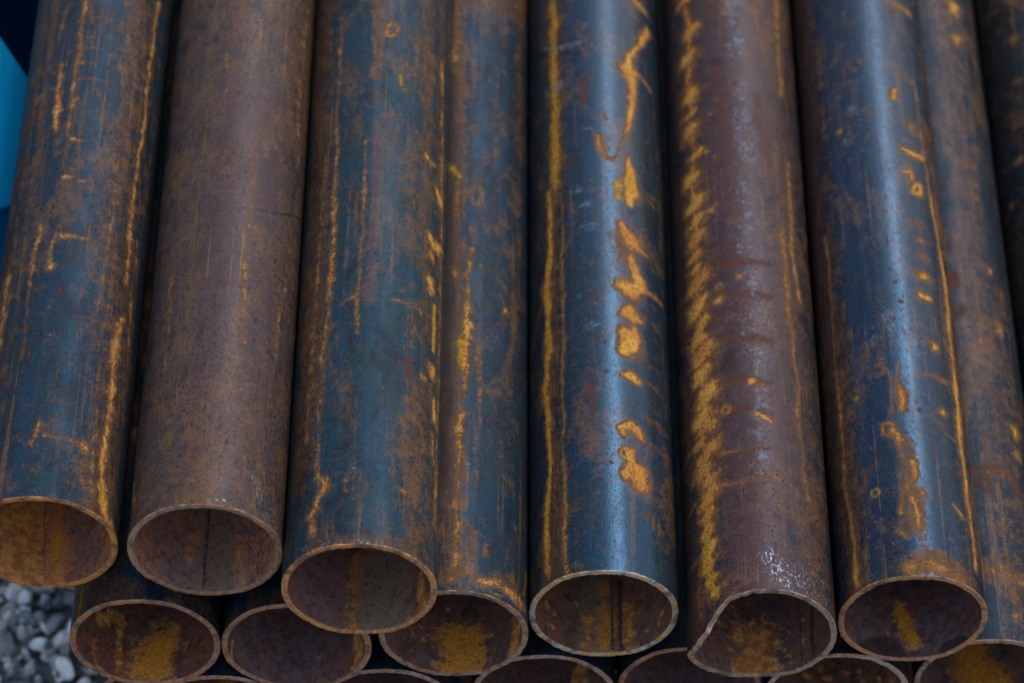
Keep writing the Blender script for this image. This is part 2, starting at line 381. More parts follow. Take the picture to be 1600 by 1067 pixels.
# surface marks per pipe: layer, strength, list of (angle from the top in degrees, mm from the cut end, half width in mm)
# o ochre, y yellow, r red-brown, p pale scuff and painted highlight, n brown film, v violet oxide, k dark, g bright chips
MARKS = {
 ('A1','i'): [
  ('y',0.9,[(-177,65,6.2),(179,56,7.3)]),
  ('o',0.6,[(-177,65,4.7),(176,56,4.7)]),
 ],
 ('A3','i'): [
  ('o',1,[(144,55,5.3),(146,40,5.8)]),
  ('p',0.5,[(123,39,4.6),(128,34,5.7)]),
 ],
 ('A3','o'): [
  ('n',1,[(-75,18,21.1),(-44,-12,10.1)]),
  ('o',0.5,[(-41,-1,4.9),(-44,-16,6.3)]),
 ],
 ('A4','i'): [
  ('v',0.6,[(-136,35,27.0),(163,44,21.2)]),
 ],
 ('A5','i'): [
  ('o',0.85,[(-176,59,2.6),(-176,59,2.6)]),
  ('o',0.85,[(-178,51,2.6),(-179,51,2.6)]),
  ('o',0.85,[(165,53,2.6),(164,53,2.6)]),
  ('o',0.85,[(153,54,2.7),(153,53,2.7)]),
  ('o',0.85,[(148,42,2.8),(147,42,2.8)]),
  ('o',0.85,[(131,39,3.2),(130,38,3.2)]),
  ('o',0.85,[(175,64,2.6),(175,64,2.6)]),
  ('o',0.85,[(-161,52,2.8),(-161,52,2.8)]),
  ('o',0.85,[(114,28,4.0),(113,28,4.1)]),
 ],
 ('A6','o'): [
  ('n',0.5,[(19,718,13.0),(15,476,15.1),(22,193,14.8),(20,14,13.9)]),
  ('v',0.5,[(19,718,19.6),(14,401,23.5),(18,259,17.5)]),
  ('o',0.9,[(33,716,6.7),(32,711,6.7)]),
  ('o',0.85,[(31,674,5.1),(31,669,5.0)]),
  ('o',0.65,[(39,535,5.4),(39,530,5.4)]),
  ('o',0.5,[(27,516,5.4),(27,511,5.3)]),
  ('o',0.6,[(29,475,4.7),(29,471,4.7)]),
  ('o',0.75,[(36,393,5.7),(36,389,5.7)]),
  ('o',0.5,[(48,371,5.3),(48,366,5.3)]),
  ('o',0.65,[(39,331,5.9),(39,327,5.9)]),
  ('o',0.85,[(17,308,2.9),(17,304,2.9)]),
  ('o',0.85,[(44,219,5.5),(43,215,5.4)]),
  ('o',0.5,[(37,244,4.9),(37,240,4.9)]),
  ('o',0.8,[(43,196,4.6),(42,192,4.5)]),
  ('o',0.5,[(27,600,4.1),(27,595,4.1)]),
  ('o',0.6,[(23,168,4.2),(23,164,4.2)]),
  ('r',1,[(0,376,4.4),(0,367,4.4)]),
  ('r',0.8,[(3,338,5.5),(3,338,5.5)]),
  ('r',0.9,[(-2,166,2.6),(17,169,4.0),(32,166,4.5),(38,153,4.9)]),
  ('o',0.6,[(0,163,1.1),(20,169,2.3),(35,161,3.3)]),
  ('r',0.8,[(10,152,2.7),(8,147,2.7),(4,145,2.6),(0,147,2.6),(-1,152,2.6),(1,156,2.6),(5,158,2.7),(9,157,2.7),(10,152,2.7)]),
  ('n',1.2,[(-1,67,8.2),(31,57,10.0)]),
  ('o',0.62,[(-1,67,3.6),(15,66,4.4),(32,59,5.0)]),
  ('o',0.6,[(20,126,1.7),(18,94,1.7)]),
  ('o',0.7,[(21,44,2.3),(19,16,2.2)]),
  ('o',0.6,[(9,86,1.6),(8,70,1.6)]),
  ('p',0.45,[(-4,673,2.3),(-5,640,2.9),(-5,576,2.9),(-4,528,1.7)]),
  ('p',1,[(12,15,0.8),(12,15,0.8)]),
 ],
 ('A6','i'): [
  ('y',1,[(178,72,9.5),(178,50,14.7),(174,28,17.7)]),
  ('o',0.8,[(178,72,6.3),(178,50,10.5),(174,28,13.5)]),
 ],
 ('A7','o'): [
  ('n',1,[(-102,711,12.5),(-102,548,12.1),(-88,384,13.9)]),
  ('o',0.55,[(-90,682,5.0),(-102,580,4.9),(-91,438,4.7)]),
  ('o',0.65,[(-33,731,4.3),(-33,731,4.3)]),
  ('o',0.65,[(-35,686,5.0),(-35,686,5.0)]),
  ('o',0.65,[(-40,631,5.0),(-40,631,5.0)]),
  ('o',0.65,[(-47,540,4.6),(-47,540,4.6)]),
  ('o',0.65,[(-62,496,4.6),(-61,496,4.6)]),
 ],
 ('B1','o'): [
  ('y',0.8,[(-56,30,4.5),(-55,18,5.2),(-57,1,4.6)]),
  ('n',0.6,[(-44,21,20.9),(-8,4,14.8)]),
  ('n',0.6,[(42,14,16.6),(64,9,7.5)]),
  ('r',1,[(-15,18,1.5),(-15,18,1.5)]),
  ('o',0.7,[(27,5,2.5),(26,2,2.5)]),
  ('o',0.6,[(-15,300,4.4),(-14,292,4.4)]),
  ('o',0.6,[(-13,267,3.2),(-12,260,3.2)]),
  ('o',0.6,[(-17,161,5.9),(-16,155,5.9)]),
  ('o',0.6,[(-17,187,3.2),(-16,180,3.2)]),
  ('o',0.6,[(-13,239,3.7),(-12,232,3.7)]),
  ('o',0.6,[(-16,334,3.4),(-15,327,3.3)]),
 ],
 ('B1','i'): [
  ('o',0.9,[(-125,45,4.5),(-138,53,4.5),(-148,54,3.7),(-150,34,2.6),(-152,17,3.1),(-150,5,2.6)]),
  ('o',0.85,[(-124,23,1.9),(-123,11,2.6),(-130,2,2.4),(-137,-2,2.2)]),
  ('o',0.9,[(178,30,15.1),(180,9,14.0)]),
  ('y',0.95,[(175,36,12.2),(-178,12,13.0)]),
  ('o',0.7,[(164,47,5.3),(164,47,5.3)]),
  ('r',0.8,[(-134,22,8.1),(-136,5,6.8)]),
  ('p',0.3,[(162,8,4.8),(156,12,3.3)]),
 ],
 ('B2','o'): [
  ('n',0.5,[(-30,10,8.9),(-4,7,6.8)]),
  ('g',0.5,[(-16,6,3.0),(-14,8,3.0)]),
 ],
 ('B2','i'): [
  ('v',0.9,[(-138,34,34.7),(175,25,30.2)]),
  ('o',0.85,[(122,32,5.0),(118,18,6.4),(123,-3,4.8)]),
  ('o',0.6,[(-105,15,3.1),(-104,3,4.1)]),
  ('o',0.5,[(-158,40,2.1),(-159,40,2.1)]),
  ('o',0.6,[(175,22,1.8),(175,22,1.8)]),
  ('o',0.6,[(-161,35,1.8),(-161,35,1.8)]),
  ('o',0.6,[(152,30,2.0),(152,30,2.0)]),
  ('o',0.6,[(164,27,1.8),(164,26,1.8)]),
 ],
 ('B3','o'): [
  ('k',0.6,[(-10,636,6.8),(-9,496,6.6),(-9,407,7.5),(-8,267,8.3),(-9,98,8.0)]),
  ('n',1,[(-6,636,9.0),(-4,450,7.5),(-3,253,9.2),(-3,13,8.7)]),
  ('o',0.6,[(-4,636,2.3),(-6,564,4.4),(-6,549,3.3)]),
  ('n',0.9,[(21,640,29.4),(72,674,23.9)]),
  ('y',0.85,[(-6,434,4.8),(0,424,3.7)]),
  ('o',0.8,[(-1,417,2.1),(-2,377,2.1)]),
  ('o',0.9,[(14,481,1.7),(13,478,1.7),(11,476,1.6),(9,477,1.6),(8,480,1.6),(9,483,1.6),(11,485,1.6),(13,484,1.7),(14,481,1.7)]),
  ('o',0.95,[(10,343,2.1),(9,301,1.8),(7,253,3.6),(9,220,3.1),(7,194,1.5)]),
  ('y',0.8,[(3,246,4.1),(4,220,4.1)]),
  ('o',0.7,[(19,341,0.8),(19,289,1.1),(18,228,2.1),(19,138,1.0)]),
  ('o',0.6,[(12,369,2.7),(13,352,2.7)]),
  ('o',0.7,[(-2,322,2.6),(-2,313,2.6)]),
  ('o',0.9,[(5,168,3.0),(3,123,3.0),(3,86,2.0),(2,43,2.4),(0,10,2.9)]),
  ('o',0.7,[(17,163,1.5),(17,137,1.5),(17,91,1.0)]),
  ('n',0.9,[(15,44,6.9),(15,20,6.9)]),
  ('o',0.8,[(9,20,3.4),(9,20,3.4)]),
  ('o',0.7,[(17,57,2.0),(17,45,2.0)]),
  ('o',0.8,[(26,50,1.0),(25,38,2.1)]),
  ('o',0.85,[(22,13,2.5),(38,13,3.4),(56,13,5.1),(69,13,6.1)]),
  ('y',0.9,[(29,5,2.1),(41,5,2.3)]),
  ('n',0.8,[(21,13,7.1),(52,20,9.4)]),
  ('o',0.8,[(69,22,3.1),(76,45,3.1)]),
  ('o',0.9,[(43,290,2.6),(43,286,2.6)]),
  ('o',0.9,[(51,276,2.2),(52,277,2.2)]),
  ('p',0.45,[(38,573,5.2),(39,560,5.2)]),
  ('p',0.55,[(28,540,4.8),(28,541,4.8)]),
  ('n',0.7,[(61,618,7.4),(61,362,5.3)]),
  ('k',0.6,[(47,87,3.9),(46,68,3.8)]),
  ('n',0.8,[(19,406,2.2),(18,398,2.2),(15,394,2.2),(11,396,2.1),(10,403,2.1),(11,411,2.2),(14,414,2.2),(18,412,2.2),(19,406,2.2)]),
  ('p',1,[(11,121,0.8),(12,121,0.8)]),
 ],
 ('B3','i'): [
  ('o',1,[(175,28,13.0),(174,8,13.0)]),
  ('y',0.9,[(175,29,13.1),(174,12,13.0)]),
  ('o',0.9,[(113,30,6.6),(116,4,6.2),(127,2,3.5)]),
  ('o',0.8,[(-148,38,2.2),(-149,38,2.2)]),
  ('o',0.8,[(-169,40,2.0),(-169,40,2.0)]),
  ('o',0.8,[(180,46,2.0),(179,46,2.0)]),
  ('o',0.8,[(167,39,2.0),(166,39,2.0)]),
  ('o',0.8,[(149,29,2.2),(149,29,2.2)]),
  ('o',0.8,[(142,18,2.3),(142,18,2.4)]),
  ('o',0.8,[(-152,27,2.2),(-152,27,2.1)]),
  ('o',0.8,[(-139,28,2.4),(-139,28,2.4)]),
  ('o',0.8,[(-174,62,2.0),(-174,62,2.0)]),
  ('o',0.8,[(161,54,2.1),(161,54,2.1)]),
 ],
 ('B4','o'): [
  ('n',0.8,[(-37,628,10.5),(-38,472,9.0),(-40,313,8.1),(-40,127,7.7),(-39,4,8.0)]),
  ('o',0.62,[(-39,629,8.0),(-39,573,7.3),(-38,510,6.4),(-38,472,6.4),(-38,412,6.9),(-39,384,5.0)]),
  ('y',0.7,[(-39,629,5.3),(-39,510,5.2),(-39,406,5.7)]),
  ('o',1,[(-45,402,2.7),(-44,358,3.0),(-44,316,3.3),(-48,299,6.2),(-47,280,4.0),(-46,262,2.6),(-47,232,4.7),(-47,209,2.6),(-51,194,5.5),(-47,175,2.9),(-46,130,2.9),(-45,104,2.5),(-49,82,3.9),(-51,46,4.0),(-48,20,3.2),(-47,6,1.9)]),
  ('y',0.85,[(-44,366,1.7),(-48,299,2.7),(-47,232,2.7),(-50,193,2.7),(-46,130,1.6),(-49,69,2.0),(-49,14,1.9)]),
  ('o',0.95,[(-33,424,1.2),(-32,358,1.2),(-31,313,1.4),(-31,245,1.4),(-32,201,1.4),(-32,127,1.4),(-31,98,1.4),(-30,66,1.9),(-31,39,1.9),(-30,4,1.9)]),
  ('y',0.8,[(-31,98,0.8),(-30,60,1.1),(-30,4,1.1)]),
  ('o',0.78,[(-30,357,1.2),(-23,354,1.1),(-25,340,1.1),(-32,323,1.2),(-41,306,1.3)]),
  ('o',0.7,[(-52,290,1.4),(-63,267,1.8),(-75,242,2.2)]),
  ('y',0.7,[(-52,186,1.4),(-66,186,1.9),(-80,183,2.1)]),
  ('o',0.55,[(-60,496,7.1),(-62,490,2.8)]),
  ('o',0.896,[(34,630,3.4),(46,624,4.9),(55,621,2.3)]),
  ('o',1.064,[(56,600,4.7),(40,572,2.7),(30,552,3.3),(28,537,7.1),(32,524,4.9),(32,499,3.3),(29,475,3.2),(26,457,2.3)]),
  ('o',0.952,[(33,536,5.0),(43,535,2.8),(57,530,2.3)]),
  ('o',0.952,[(0,454,2.5),(2,437,2.1),(7,425,2.1),(12,424,2.1),(18,435,1.8),(25,452,1.9)]),
  ('y',0.75,[(18,402,4.5),(18,385,4.4)]),
  ('o',0.66,[(18,401,4.9),(18,384,4.9)]),
  ('o',1.12,[(28,431,2.3),(29,412,4.7),(31,394,7.9),(27,380,3.0)]),
  ('y',0.9,[(28,422,1.8),(30,396,4.2)]),
  ('n',0.4,[(12,499,6.7),(8,431,7.6)]),
  ('o',0.672,[(38,398,2.5),(56,392,2.2)]),
  ('o',1.064,[(19,354,3.6),(25,344,6.7),(29,336,8.4),(34,333,3.2),(44,330,1.8)]),
  ('n',0.9,[(16,346,4.4),(21,319,7.8)]),
  ('o',0.8,[(27,316,1.7),(25,311,1.7),(21,307,1.7),(18,308,1.6),(16,312,1.6),(18,317,1.6),(22,320,1.7),(25,320,1.7),(27,316,1.7)]),
  ('o',1.12,[(28,318,3.8),(31,306,4.6),(35,296,5.6)]),
  ('o',1.12,[(19,287,5.7),(26,282,7.4),(35,290,4.8)]),
  ('y',0.85,[(21,291,1.7),(20,287,1.6),(18,286,1.6),(15,286,1.6),(14,289,1.6),(15,292,1.6),(18,294,1.6),(20,293,1.6),(21,291,1.7)]),
  ('o',0.896,[(36,292,2.4),(48,290,2.4),(64,290,2.7)]),
  ('o',1.12,[(20,257,4.2),(26,264,4.4),(27,256,6.6),(36,253,2.4)]),
  ('y',0.8,[(26,259,3.4),(26,259,3.4)]),
  ('o',1.12,[(20,237,5.6),(24,225,8.6),(20,218,5.6)]),
  ('o',1.064,[(28,243,4.4),(29,223,4.5)]),
  ('y',0.8,[(19,240,2.7),(19,230,2.7)]),
  ('n',0.8,[(22,225,3.8),(22,225,3.8)]),
  ('o',1.064,[(17,193,2.7),(24,194,5.0),(30,191,3.7)]),
  ('r',0.9,[(29,189,2.3),(29,189,2.3)]),
  ('y',0.9,[(24,166,1.2),(23,160,1.2),(20,158,1.2),(17,159,1.2),(16,163,1.1),(18,168,1.2),(20,171,1.2),(23,170,1.2),(24,166,1.2)]),
  ('y',0.7,[(19,182,1.1),(18,175,1.1)]),
  ('o',1.12,[(15,139,2.7),(22,143,4.2),(28,140,4.3),(30,134,3.7),(34,131,1.5)]),
  ('o',1.064,[(16,137,2.7),(17,131,2.7)]),
  ('y',0.8,[(22,143,2.1),(29,137,1.7)]),
  ('o',1,[(21,115,2.1),(20,111,2.1),(18,109,2.1),(15,110,2.0),(14,113,2.0),(15,116,2.1),(18,118,2.1),(20,118,2.1),(21,115,2.1)]),
  ('o',1.232,[(22,116,3.4),(24,107,3.5),(29,98,7.9),(30,88,7.3)]),
  ('o',1.155,[(19,93,5.2),(19,93,5.2)]),
  ('y',0.85,[(28,100,3.3),(32,91,3.4)]),
  ('n',0.9,[(41,400,2.7),(67,403,4.5)]),
  ('n',0.9,[(34,263,2.4),(58,256,3.4)]),
  ('n',0.9,[(33,194,2.3),(60,190,3.6)]),
  ('n',0.9,[(36,132,2.4),(61,130,3.6)]),
  ('n',0.9,[(36,91,2.4),(61,89,3.5)]),
  ('n',0.9,[(40,328,2.6),(68,327,4.4)]),
  ('n',0.9,[(27,212,2.2),(55,211,3.2)]),
  ('n',0.9,[(35,157,2.4),(63,154,3.8)]),
  ('y',0.6,[(43,40,2.5),(48,37,2.7),(62,36,1.8)]),
  ('n',0.5,[(35,62,5.8),(56,43,7.9)]),
  ('p',0.62,[(-50,573,3.0),(-29,564,5.4),(-17,562,4.5)]),
  ('k',0.8,[(-55,570,4.9),(-14,551,3.4)]),
  ('p',0.55,[(-50,518,3.7),(-32,519,4.9)]),
  ('p',0.4,[(-62,516,3.7),(-50,520,3.0)]),
  ('k',0.6,[(-50,538,3.7),(-26,528,2.9)]),
  ('p',0.6,[(-17,390,4.9),(-16,390,4.9)]),
  ('p',0.65,[(-10,375,5.3),(-10,375,5.3)]),
  ('p',0.5,[(-16,364,4.3),(-16,364,4.3)]),
  ('p',0.6,[(-8,348,6.3),(-8,348,6.3)]),
  ('p',0.5,[(-8,308,3.1),(-8,308,3.1)]),
  ('p',0.4,[(-1,310,2.6),(0,310,2.6)]),
  ('p',0.65,[(-7,243,6.2),(-6,243,6.2)]),
  ('p',0.55,[(-17,275,3.7),(-17,275,3.7)]),
  ('p',0.5,[(-25,272,3.3),(-25,272,3.3)]),
  ('p',0.5,[(-9,461,4.3),(-9,461,4.3)]),
  ('p',0.35,[(16,586,9.3),(17,586,9.3)]),
  ('p',0.3,[(26,558,8.5),(26,558,8.5)]),
  ('p',0.6,[(-4,254,3.1),(-4,254,3.1)]),
  ('r',0.9,[(-9,522,2.8),(-12,492,2.8)]),
  ('r',0.95,[(-9,181,3.0),(-8,155,1.5)]),
  ('r',0.9,[(-6,275,1.6),(-6,275,1.6)]),
  ('r',0.9,[(-1,271,1.5),(-1,271,1.5)]),
  ('r',0.9,[(-4,257,1.5),(-4,257,1.5)]),
  ('r',0.9,[(3,224,1.5),(3,224,1.5)]),
  ('r',0.9,[(-7,227,1.5),(-7,227,1.5)]),
  ('r',0.9,[(-6,211,1.5),(-6,211,1.5)]),
  ('r',0.9,[(-1,202,1.5),(-1,202,1.5)]),
  ('r',0.9,[(4,194,1.5),(4,194,1.5)]),
  ('r',0.9,[(-7,198,1.5),(-7,198,1.5)]),
  ('r',0.9,[(6,104,1.5),(6,104,1.5)]),
  ('n',0.6,[(-22,9,4.1),(-20,6,4.0)]),
  ('k',0.3,[(86,512,16.2),(80,220,15.1)]),
 ],
 ('B4','i'): [
  ('n',1,[(-175,65,9.1),(-174,7,13.0)]),
  ('o',0.7,[(-169,36,4.6),(-166,6,6.1)]),
  ('y',0.7,[(179,62,6.1),(177,31,8.0),(178,4,7.5)]),
  ('o',0.8,[(158,41,4.2),(156,1,6.3)]),
  ('k',1,[(163,70,1.3),(164,-1,1.3)]),
  ('o',0.75,[(-123,29,3.1),(-124,30,3.0)]),
  ('o',0.75,[(-134,26,2.6),(-135,26,2.6)]),
  ('o',0.75,[(-158,45,2.1),(-158,46,2.1)]),
  ('o',0.75,[(-130,12,2.7),(-131,12,2.7)]),
  ('o',0.75,[(142,46,2.3),(142,46,2.3)]),
  ('o',0.75,[(132,31,2.6),(131,31,2.6)]),
  ('o',0.75,[(119,18,3.1),(118,18,3.1)]),
  ('o',0.75,[(128,20,2.7),(128,20,2.7)]),
  ('o',0.75,[(124,12,2.8),(124,12,2.8)]),
  ('o',0.75,[(146,34,2.2),(145,34,2.2)]),
  ('o',0.75,[(-170,58,2.1),(-170,58,2.1)]),
  ('o',0.75,[(140,13,2.3),(139,13,2.3)]),
 ],
 ('B5','o'): [
  ('v',0.95,[(-5,635,33.7),(-5,300,33.6),(-5,13,28.8)]),
  ('n',0.45,[(-5,635,61.7),(-5,300,56.9),(-5,13,52.9)]),
  ('o',0.85,[(-44,651,3.8),(-40,609,4.0),(-43,579,4.5),(-44,533,4.9),(-44,511,2.4),(-45,491,4.9),(-39,462,2.7),(-46,436,4.5),(-43,407,4.7),(-43,387,4.3),(-44,369,4.7),(-46,351,3.2),(-45,336,2.4),(-42,323,5.0),(-47,317,4.4),(-41,298,3.0),(-46,292,5.6),(-41,277,3.4),(-46,268,3.1),(-47,258,4.3),(-41,246,5.2),(-45,238,3.1),(-44,226,4.6),(-47,220,3.1),(-40,204,5.1),(-43,196,4.1),(-43,182,5.2),(-46,178,4.6),(-41,169,5.1),(-49,157,3.6),(-38,146,4.9),(-46,139,3.4),(-47,128,5.0),(-41,115,4.3),(-39,104,4.6),(-45,95,4.1),(-45,82,4.1),(-46,68,3.4),(-42,53,3.2),(-46,45,3.3),(-47,35,3.0),(-45,21,2.9),(-41,10,2.1),(-39,3,1.0)]),
  ('o',1.05,[(-48,648,5.7),(-43,651,6.9),(-39,654,4.7)]),
  ('o',1.05,[(-43,605,6.0),(-39,609,7.4),(-35,612,5.0)]),
  ('o',1.05,[(-47,575,6.8),(-42,578,8.3),(-39,582,5.6)]),
  ('o',1.05,[(-47,529,7.4),(-43,532,9.0),(-39,535,6.1)]),
  ('o',1.05,[(-48,508,3.7),(-43,511,4.5),(-39,514,3.0)]),
  ('o',1.05,[(-49,488,7.5),(-45,491,9.1),(-41,494,6.1)]),
  ('o',1.05,[(-42,458,4.0),(-38,461,5.0),(-35,464,3.4)]),
  ('o',1.05,[(-50,433,6.9),(-46,436,8.3),(-42,438,5.6)]),
  ('o',1.05,[(-47,404,7.2),(-43,406,8.7),(-39,410,5.9)]),
  ('o',1.05,[(-47,384,6.5),(-42,387,7.9),(-39,390,5.3)]),
  ('o',1.05,[(-48,366,7.2),(-44,368,8.7),(-40,371,5.9)]),
  ('o',1.05,[(-50,348,4.9),(-45,350,5.9),(-42,353,4.0)]),
  ('o',1.05,[(-49,332,3.6),(-44,335,4.4),(-41,338,2.9)]),
  ('o',1.05,[(-46,320,7.5),(-42,323,9.2),(-38,326,6.2)]),
  ('o',1.05,[(-51,314,6.7),(-46,316,8.1),(-42,319,5.4)]),
  ('o',1.05,[(-44,295,4.5),(-40,298,5.5),(-37,301,3.7)]),
  ('o',1.05,[(-50,289,8.5),(-46,292,10.2),(-42,294,6.9)]),
  ('o',1.05,[(-44,274,5.1),(-40,277,6.2),(-37,280,4.2)]),
  ('o',1.05,[(-49,265,4.7),(-45,268,5.8),(-41,270,3.9)]),
  ('o',1.05,[(-51,255,6.6),(-46,258,8.0),(-42,260,5.4)]),
  ('o',1.05,[(-45,243,7.8),(-40,246,9.6),(-37,249,6.5)]),
  ('o',1.05,[(-49,235,4.7),(-44,238,5.7),(-41,241,3.8)]),
  ('o',1.05,[(-48,223,6.9),(-43,225,8.4),(-40,228,5.7)]),
  ('o',1.05,[(-51,217,4.8),(-46,219,5.8),(-43,222,3.9)]),
  ('o',1.05,[(-43,201,7.6),(-39,204,9.4),(-36,207,6.4)]),
  ('o',1.05,[(-46,192,6.2),(-42,195,7.6),(-39,198,5.1)]),
  ('o',1.05,[(-46,179,7.8),(-42,182,9.6),(-39,185,6.5)]),
  ('o',1.05,[(-50,175,7.0),(-46,178,8.5),(-42,180,5.7)]),
  ('o',1.05,[(-45,166,7.7),(-41,168,9.4),(-38,171,6.4)]),
  ('o',1.05,[(-53,154,5.4),(-48,156,6.5),(-44,159,4.4)]),
  ('o',1.05,[(-41,143,7.4),(-38,146,9.1),(-34,149,6.2)]),
  ('o',1.05,[(-49,136,5.2),(-45,139,6.3),(-41,141,4.2)]),
  ('o',1.05,[(-51,125,7.6),(-47,128,9.2),(-43,130,6.2)]),
  ('o',1.05,[(-45,112,6.5),(-41,114,8.0),(-38,117,5.4)]),
  ('o',1.05,[(-43,101,6.9),(-39,104,8.5),(-36,107,5.7)]),
  ('o',1.05,[(-49,92,6.2),(-44,95,7.5),(-41,97,5.1)]),
  ('o',1.05,[(-48,80,6.2),(-44,82,7.5),(-41,85,5.0)]),
  ('o',1.05,[(-50,65,5.1),(-46,68,6.2),(-42,70,4.2)]),
  ('o',1.05,[(-46,50,4.8),(-42,52,5.9),(-39,55,4.0)]),
  ('o',1.05,[(-50,42,5.1),(-46,44,6.2),(-42,47,4.1)]),
  ('o',1.05,[(-51,32,4.6),(-47,35,5.5),(-43,37,3.7)]),
  ('o',1.05,[(-48,18,4.4),(-44,20,5.4),(-41,23,3.6)]),
  ('o',1.05,[(-44,7,3.1),(-40,10,3.9),(-37,12,2.6)]),
  ('o',1.05,[(-42,0,1.5),(-38,3,1.9),(-35,6,1.3)]),
  ('o',0.8,[(-48,646,3.5),(-33,649,3.1)]),
  ('o',0.75,[(-55,651,3.1),(-44,651,4.1),(-38,655,3.2)]),
  ('k',0.5,[(-36,600,1.9),(-36,600,1.9)]),
  ('o',0.75,[(-54,578,3.0),(-43,579,4.0),(-37,583,3.1)]),
  ('o',0.75,[(-55,510,3.0),(-44,511,3.9),(-38,515,3.1)]),
  ('k',0.5,[(-40,503,1.9),(-40,502,1.9)]),
  ('o',0.75,[(-49,459,2.8),(-39,462,3.7),(-34,466,3.0)]),
  ('k',0.5,[(-42,428,1.9),(-42,427,1.9)]),
  ('o',0.75,[(-54,406,2.9),(-43,407,3.8),(-38,411,3.0)]),
  ('o',0.75,[(-55,368,2.9),(-44,369,3.8),(-39,373,3.0)]),
  ('k',0.5,[(-41,361,1.8),(-40,361,1.8)]),
  ('o',0.75,[(-56,335,3.0),(-45,336,3.8),(-40,339,3.0)]),
  ('k',0.5,[(-39,316,1.8),(-38,315,1.8)]),
  ('o',0.75,[(-58,316,3.1),(-47,317,3.9),(-41,320,3.0)]),
  ('o',0.75,[(-58,291,3.0),(-46,292,3.8),(-41,296,3.0)]),
  ('k',0.5,[(-43,284,1.8),(-42,284,1.8)]),
  ('o',0.75,[(-56,267,2.9),(-46,268,3.8),(-40,272,3.0)]),
  ('k',0.5,[(-43,250,1.8),(-43,250,1.8)]),
  ('o',0.75,[(-51,244,2.7),(-41,246,3.6),(-36,250,2.9)]),
  ('o',0.75,[(-55,224,2.8),(-44,226,3.7),(-39,230,2.9)]),
  ('k',0.5,[(-40,218,1.8),(-40,218,1.8)]),
  ('o',0.75,[(-50,202,2.6),(-40,204,3.5),(-35,208,2.8)]),
  ('k',0.5,[(-39,188,1.7),(-39,188,1.7)]),
  ('o',0.75,[(-53,181,2.7),(-43,182,3.6),(-38,186,2.9)]),
  ('o',0.75,[(-51,167,2.6),(-41,169,3.5),(-36,173,2.8)]),
  ('k',0.5,[(-38,162,1.7),(-38,162,1.7)]),
  ('o',0.75,[(-47,143,2.5),(-38,146,3.4),(-33,150,2.7)]),
  ('k',0.5,[(-42,132,1.8),(-42,132,1.8)]),
  ('o',0.75,[(-58,127,2.9),(-47,128,3.7),(-42,131,2.9)]),
  ('o',0.75,[(-49,102,2.5),(-39,104,3.4),(-34,108,2.7)]),
  ('k',0.5,[(-36,98,1.7),(-36,98,1.7)]),
  ('o',0.75,[(-55,81,2.7),(-45,82,3.6),(-40,86,2.8)]),
  ('k',0.5,[(-43,61,1.7),(-42,61,1.7)]),
  ('o',0.75,[(-52,50,2.6),(-42,53,3.5),(-37,56,2.8)]),
  ('o',0.75,[(-58,34,2.8),(-47,35,3.6),(-42,38,2.9)]),
  ('k',0.5,[(-44,28,1.7),(-43,28,1.7)]),
  ('o',0.75,[(-50,8,2.5),(-41,10,3.4),(-36,14,2.7)]),
  ('k',0.5,[(-36,-3,1.6),(-35,-3,1.6)]),
  ('y',0.95,[(-45,74,3.0),(-48,38,3.7),(-46,22,4.2),(-40,5,2.8)]),
  ('y',0.5,[(-43,413,3.8),(-44,384,3.8)]),
  ('o',0.9,[(-32,13,2.6),(-32,13,2.6)]),
  ('o',0.9,[(-33,44,1.6),(-35,41,1.6),(-38,41,1.7),(-41,44,1.7),(-43,48,1.7),(-41,50,1.7),(-38,50,1.7),(-34,48,1.6),(-33,44,1.6)]),
  ('o',0.8,[(-31,134,2.1),(-23,136,1.5),(-12,135,1.5),(6,139,1.0)]),
  ('r',0.7,[(-31,130,2.1),(8,136,2.0)]),
  ('o',0.75,[(-39,109,4.5),(-30,106,2.7),(-18,102,2.5),(-3,106,2.5),(13,108,2.6),(25,102,2.2)]),
  ('y',0.55,[(-29,105,2.1),(7,107,2.0)]),
  ('n',1,[(-33,42,4.8),(-9,38,4.4),(13,37,4.0)]),
  ('y',0.4,[(-33,42,2.7),(-6,38,2.4)]),
  ('n',0.8,[(-26,178,2.6),(15,169,2.1)]),
  ('o',0.75,[(-44,107,3.0),(-67,96,1.7)]),
  ('o',0.75,[(-50,47,3.2),(-81,45,2.1)]),
  ('o',0.75,[(-52,159,3.3),(-76,147,2.1)]),
  ('o',0.75,[(-48,241,3.2),(-64,232,1.7)]),
  ('o',0.75,[(-48,303,3.3),(-62,295,1.6)]),
  ('o',0.75,[(-46,200,3.1),(-58,195,1.5)]),
  ('o',0.9,[(-7,313,3.1),(-6,313,3.1)]),
  ('o',0.9,[(-24,292,4.3),(-23,292,4.3)]),
  ('o',0.9,[(-21,449,2.2),(-20,448,2.2)]),
  ('o',0.9,[(-27,390,3.4),(-27,390,3.4)]),
  ('o',0.9,[(-22,395,2.2),(-22,395,2.2)]),
  ('o',0.9,[(-25,501,2.3),(-24,501,2.3)]),
  ('o',0.9,[(-18,516,1.7),(-18,516,1.7)]),
  ('o',0.9,[(-30,458,3.5),(-30,458,3.5)]),
  ('o',0.9,[(-40,175,4.1),(-40,175,4.1)]),
  ('o',0.85,[(-20,303,1.6),(-22,300,1.6),(-24,300,1.6),(-26,302,1.6),(-27,305,1.6),(-26,308,1.6),(-24,308,1.6),(-21,306,1.6),(-20,303,1.6)]),
  ('o',1,[(-1,202,4.0),(-1,202,4.0)]),
  ('y',1,[(-3,202,3.0),(-3,202,3.0)]),
  ('o',0.8,[(6,200,3.6),(6,200,3.6)]),
